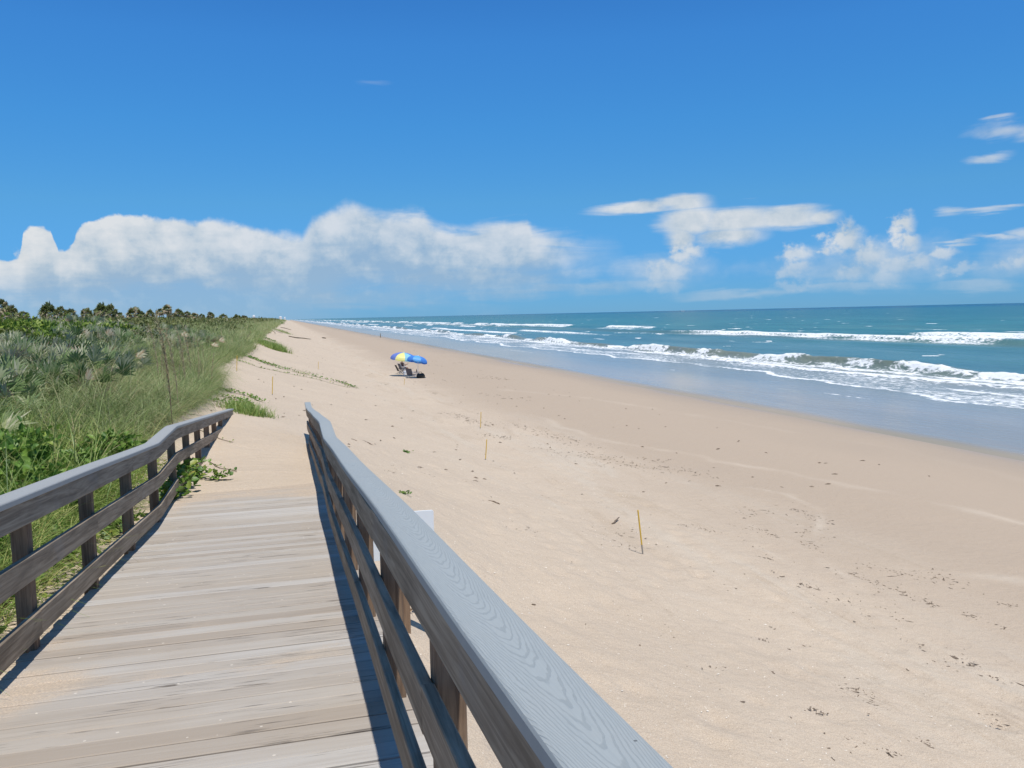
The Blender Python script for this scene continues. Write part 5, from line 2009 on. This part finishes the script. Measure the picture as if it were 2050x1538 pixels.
CUM = [(1373, 501, 50, 30), (1342, 548, 48, 30), (1335, 575, 48, 18), (1597, 514, 42, 24), (1590, 546, 46, 18), (1692, 478, 48, 46), (1684, 465, 34, 32), (1735, 512, 58, 40), (1703, 550, 38, 24), (1652, 503, 18, 16),
       (1808, 452, 34, 28), (1818, 480, 34, 22), (1790, 530, 70, 26), (1838, 520, 42, 26), (1775, 556, 50, 18), (1885, 508, 44, 16), (1920, 542, 56, 15), (2003, 528, 26, 18), (2040, 515, 30, 22),
       (2120, 500, 60, 30), (2220, 470, 80, 50), (2350, 490, 90, 50), (1590, 575, 70, 14), (40, 520, 30, 24)]
ANV = [(1275, 416, 112, 17), (1365, 408, 74, 22), (1385, 440, 84, 40), (1480, 440, 120, 36), (1575, 434, 110, 30), (1640, 432, 52, 20), (1455, 474, 96, 28), (1362, 470, 44, 36)]
STR = [(1990, 478, 90, 9), (2045, 466, 60, 15), (1915, 489, 60, 7), (1960, 424, 100, 10), (1905, 425, 48, 12), (2015, 416, 60, 8), (2010, 264, 92, 24), (2070, 266, 70, 26), (1975, 319, 60, 13),
       (2000, 240, 40, 8), (745, 165, 44, 9)]
LOW = [(1105, 579, 75, 16), (1205, 578, 100, 20), (1290, 570, 80, 18), (1010, 590, 120, 16), (1700, 575, 160, 14), (1960, 570, 120, 18), (700, 600, 200, 26), (1500, 590, 200, 12), (1740, 530, 260, 60), (1330, 545, 120, 50), (980, 560, 240, 30), (2050, 520, 160, 50)]
pw_ = W.vmath('ADD', P2, W.vmath('SCALE', W.vmath('SUBTRACT', nA.outputs['Color'], (.5, .5, .5)), scale=2.0))
pw_ = W.vmath('ADD', pw_, W.vmath('SCALE', W.vmath('SUBTRACT', nC.outputs['Color'], (.5, .5, .5)), scale=.9))
ps_ = W.vmath('ADD', P2, W.vmath('SCALE', W.vmath('SUBTRACT', nB.outputs['Color'], (.5, .5, .5)), scale=1.6))
dC = W.math('ADD', blobs(CUM, pw_), W.math('ADD', W.math('MULTIPLY', cA, 1.4), W.math('MULTIPLY', cC, 1.3)))
aC = W.math('MULTIPLY', W.mapr(dC, -.04, .8), W.mapr(EL, 1.0, 4.8, .35, .92))
dA = W.math('ADD', blobs(ANV, ps_), W.math('ADD', W.math('MULTIPLY', cB, .55), W.math('MULTIPLY', cA, .35)))
aA = W.math('MULTIPLY', W.mapr(dA, -.06, .72), .90)
dS = W.math('ADD', blobs(STR, ps_), W.math('ADD', W.math('MULTIPLY', cB, 1.1), W.math('MULTIPLY', cA, .7)))
aS = W.math('MULTIPLY', W.mapr(dS, .0, .9), W.math('MULTIPLY', W.mapr(EL, 8., 13.5, .62, .5), W.mapr(AZ, 9., 22., .22, 1.)))
dL = W.math('ADD', blobs(LOW, ps_), W.math('ADD', W.math('MULTIPLY', cA, 1.0), W.math('MULTIPLY', cB, .5)))
aL = W.math('MULTIPLY', W.mapr(dL, -.1, .9), .46)
inv = None
for a in (bank, aC, aA, aS, aL):
    q_ = W.math('SUBTRACT', 1., a)
    inv = q_ if inv is None else W.math('MULTIPLY', inv, q_)
alpha = W.math('SUBTRACT', 1., inv, clamp=True)
# light and shade inside the clouds: bright billows high up, lavender grey below
lit = W.math('ADD', W.mapr(depth, .4, 4.8, 1., 0.), W.math('MULTIPLY', W.math('SUBTRACT', .5, vb), .55))
lit = W.math('ADD', lit, W.math('MULTIPLY', cA, 2.1))
lit = W.math('ADD', lit, W.math('MULTIPLY', cC, .9))
lit = W.math('ADD', lit, W.math('MULTIPLY', cB, 1.0))
litR = W.math('ADD', W.math('ADD', .80, W.math('MULTIPLY', W.math('SUBTRACT', .5, vb), .7)), W.math('ADD', W.math('MULTIPLY', cA, 1.7), W.math('MULTIPLY', cC, .9)))
isb = W.mapr(AZ, 22., 25.)
lit = W.math('ADD', W.math('MULTIPLY', lit, W.math('SUBTRACT', 1., isb)), W.math('MULTIPLY', litR, isb))
ccol = W.ramp(W.math('MULTIPLY', lit, .8, clamp=True), [(0., (.335, .465, .61)), (.3, (.455, .555, .65)), (.55, (.60, .66, .71)), (1., (.76, .775, .785))])
ccol = W.mix(W.mapr(EL, .3, 4.5, .55, 0.), ccol, (.33, .50, .68))
# sky model, saturated where seen; unseen upper stops tinted to make shade less blue
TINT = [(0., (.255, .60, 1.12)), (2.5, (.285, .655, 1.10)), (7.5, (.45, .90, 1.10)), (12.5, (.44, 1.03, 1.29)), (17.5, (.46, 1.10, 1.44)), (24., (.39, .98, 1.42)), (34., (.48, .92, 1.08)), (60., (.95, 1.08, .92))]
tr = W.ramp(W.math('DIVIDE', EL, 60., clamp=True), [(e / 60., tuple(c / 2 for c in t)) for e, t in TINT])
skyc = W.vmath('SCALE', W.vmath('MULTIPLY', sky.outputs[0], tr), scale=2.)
cl = W.vmath('SCALE', ccol, scale=1 / SKYS)
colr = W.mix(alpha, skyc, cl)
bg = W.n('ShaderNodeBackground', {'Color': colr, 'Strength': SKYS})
wo = W.n('ShaderNodeOutputWorld')
wt.links.new(bg.outputs[0], wo.inputs[0])

# ------------------------------------------------------------------ render
vs_ = scene.view_settings
scene.display_settings.display_device = 'sRGB'
vs_.view_transform = 'Standard'
vs_.look = 'None'
vs_.exposure = 0.0
vs_.gamma = 1.0
vs_.use_curve_mapping = False
scene.cycles.max_bounces = 6
scene.cycles.transparent_max_bounces = 6
scene.cycles.use_denoising = True
scene.cycles.use_adaptive_sampling = True
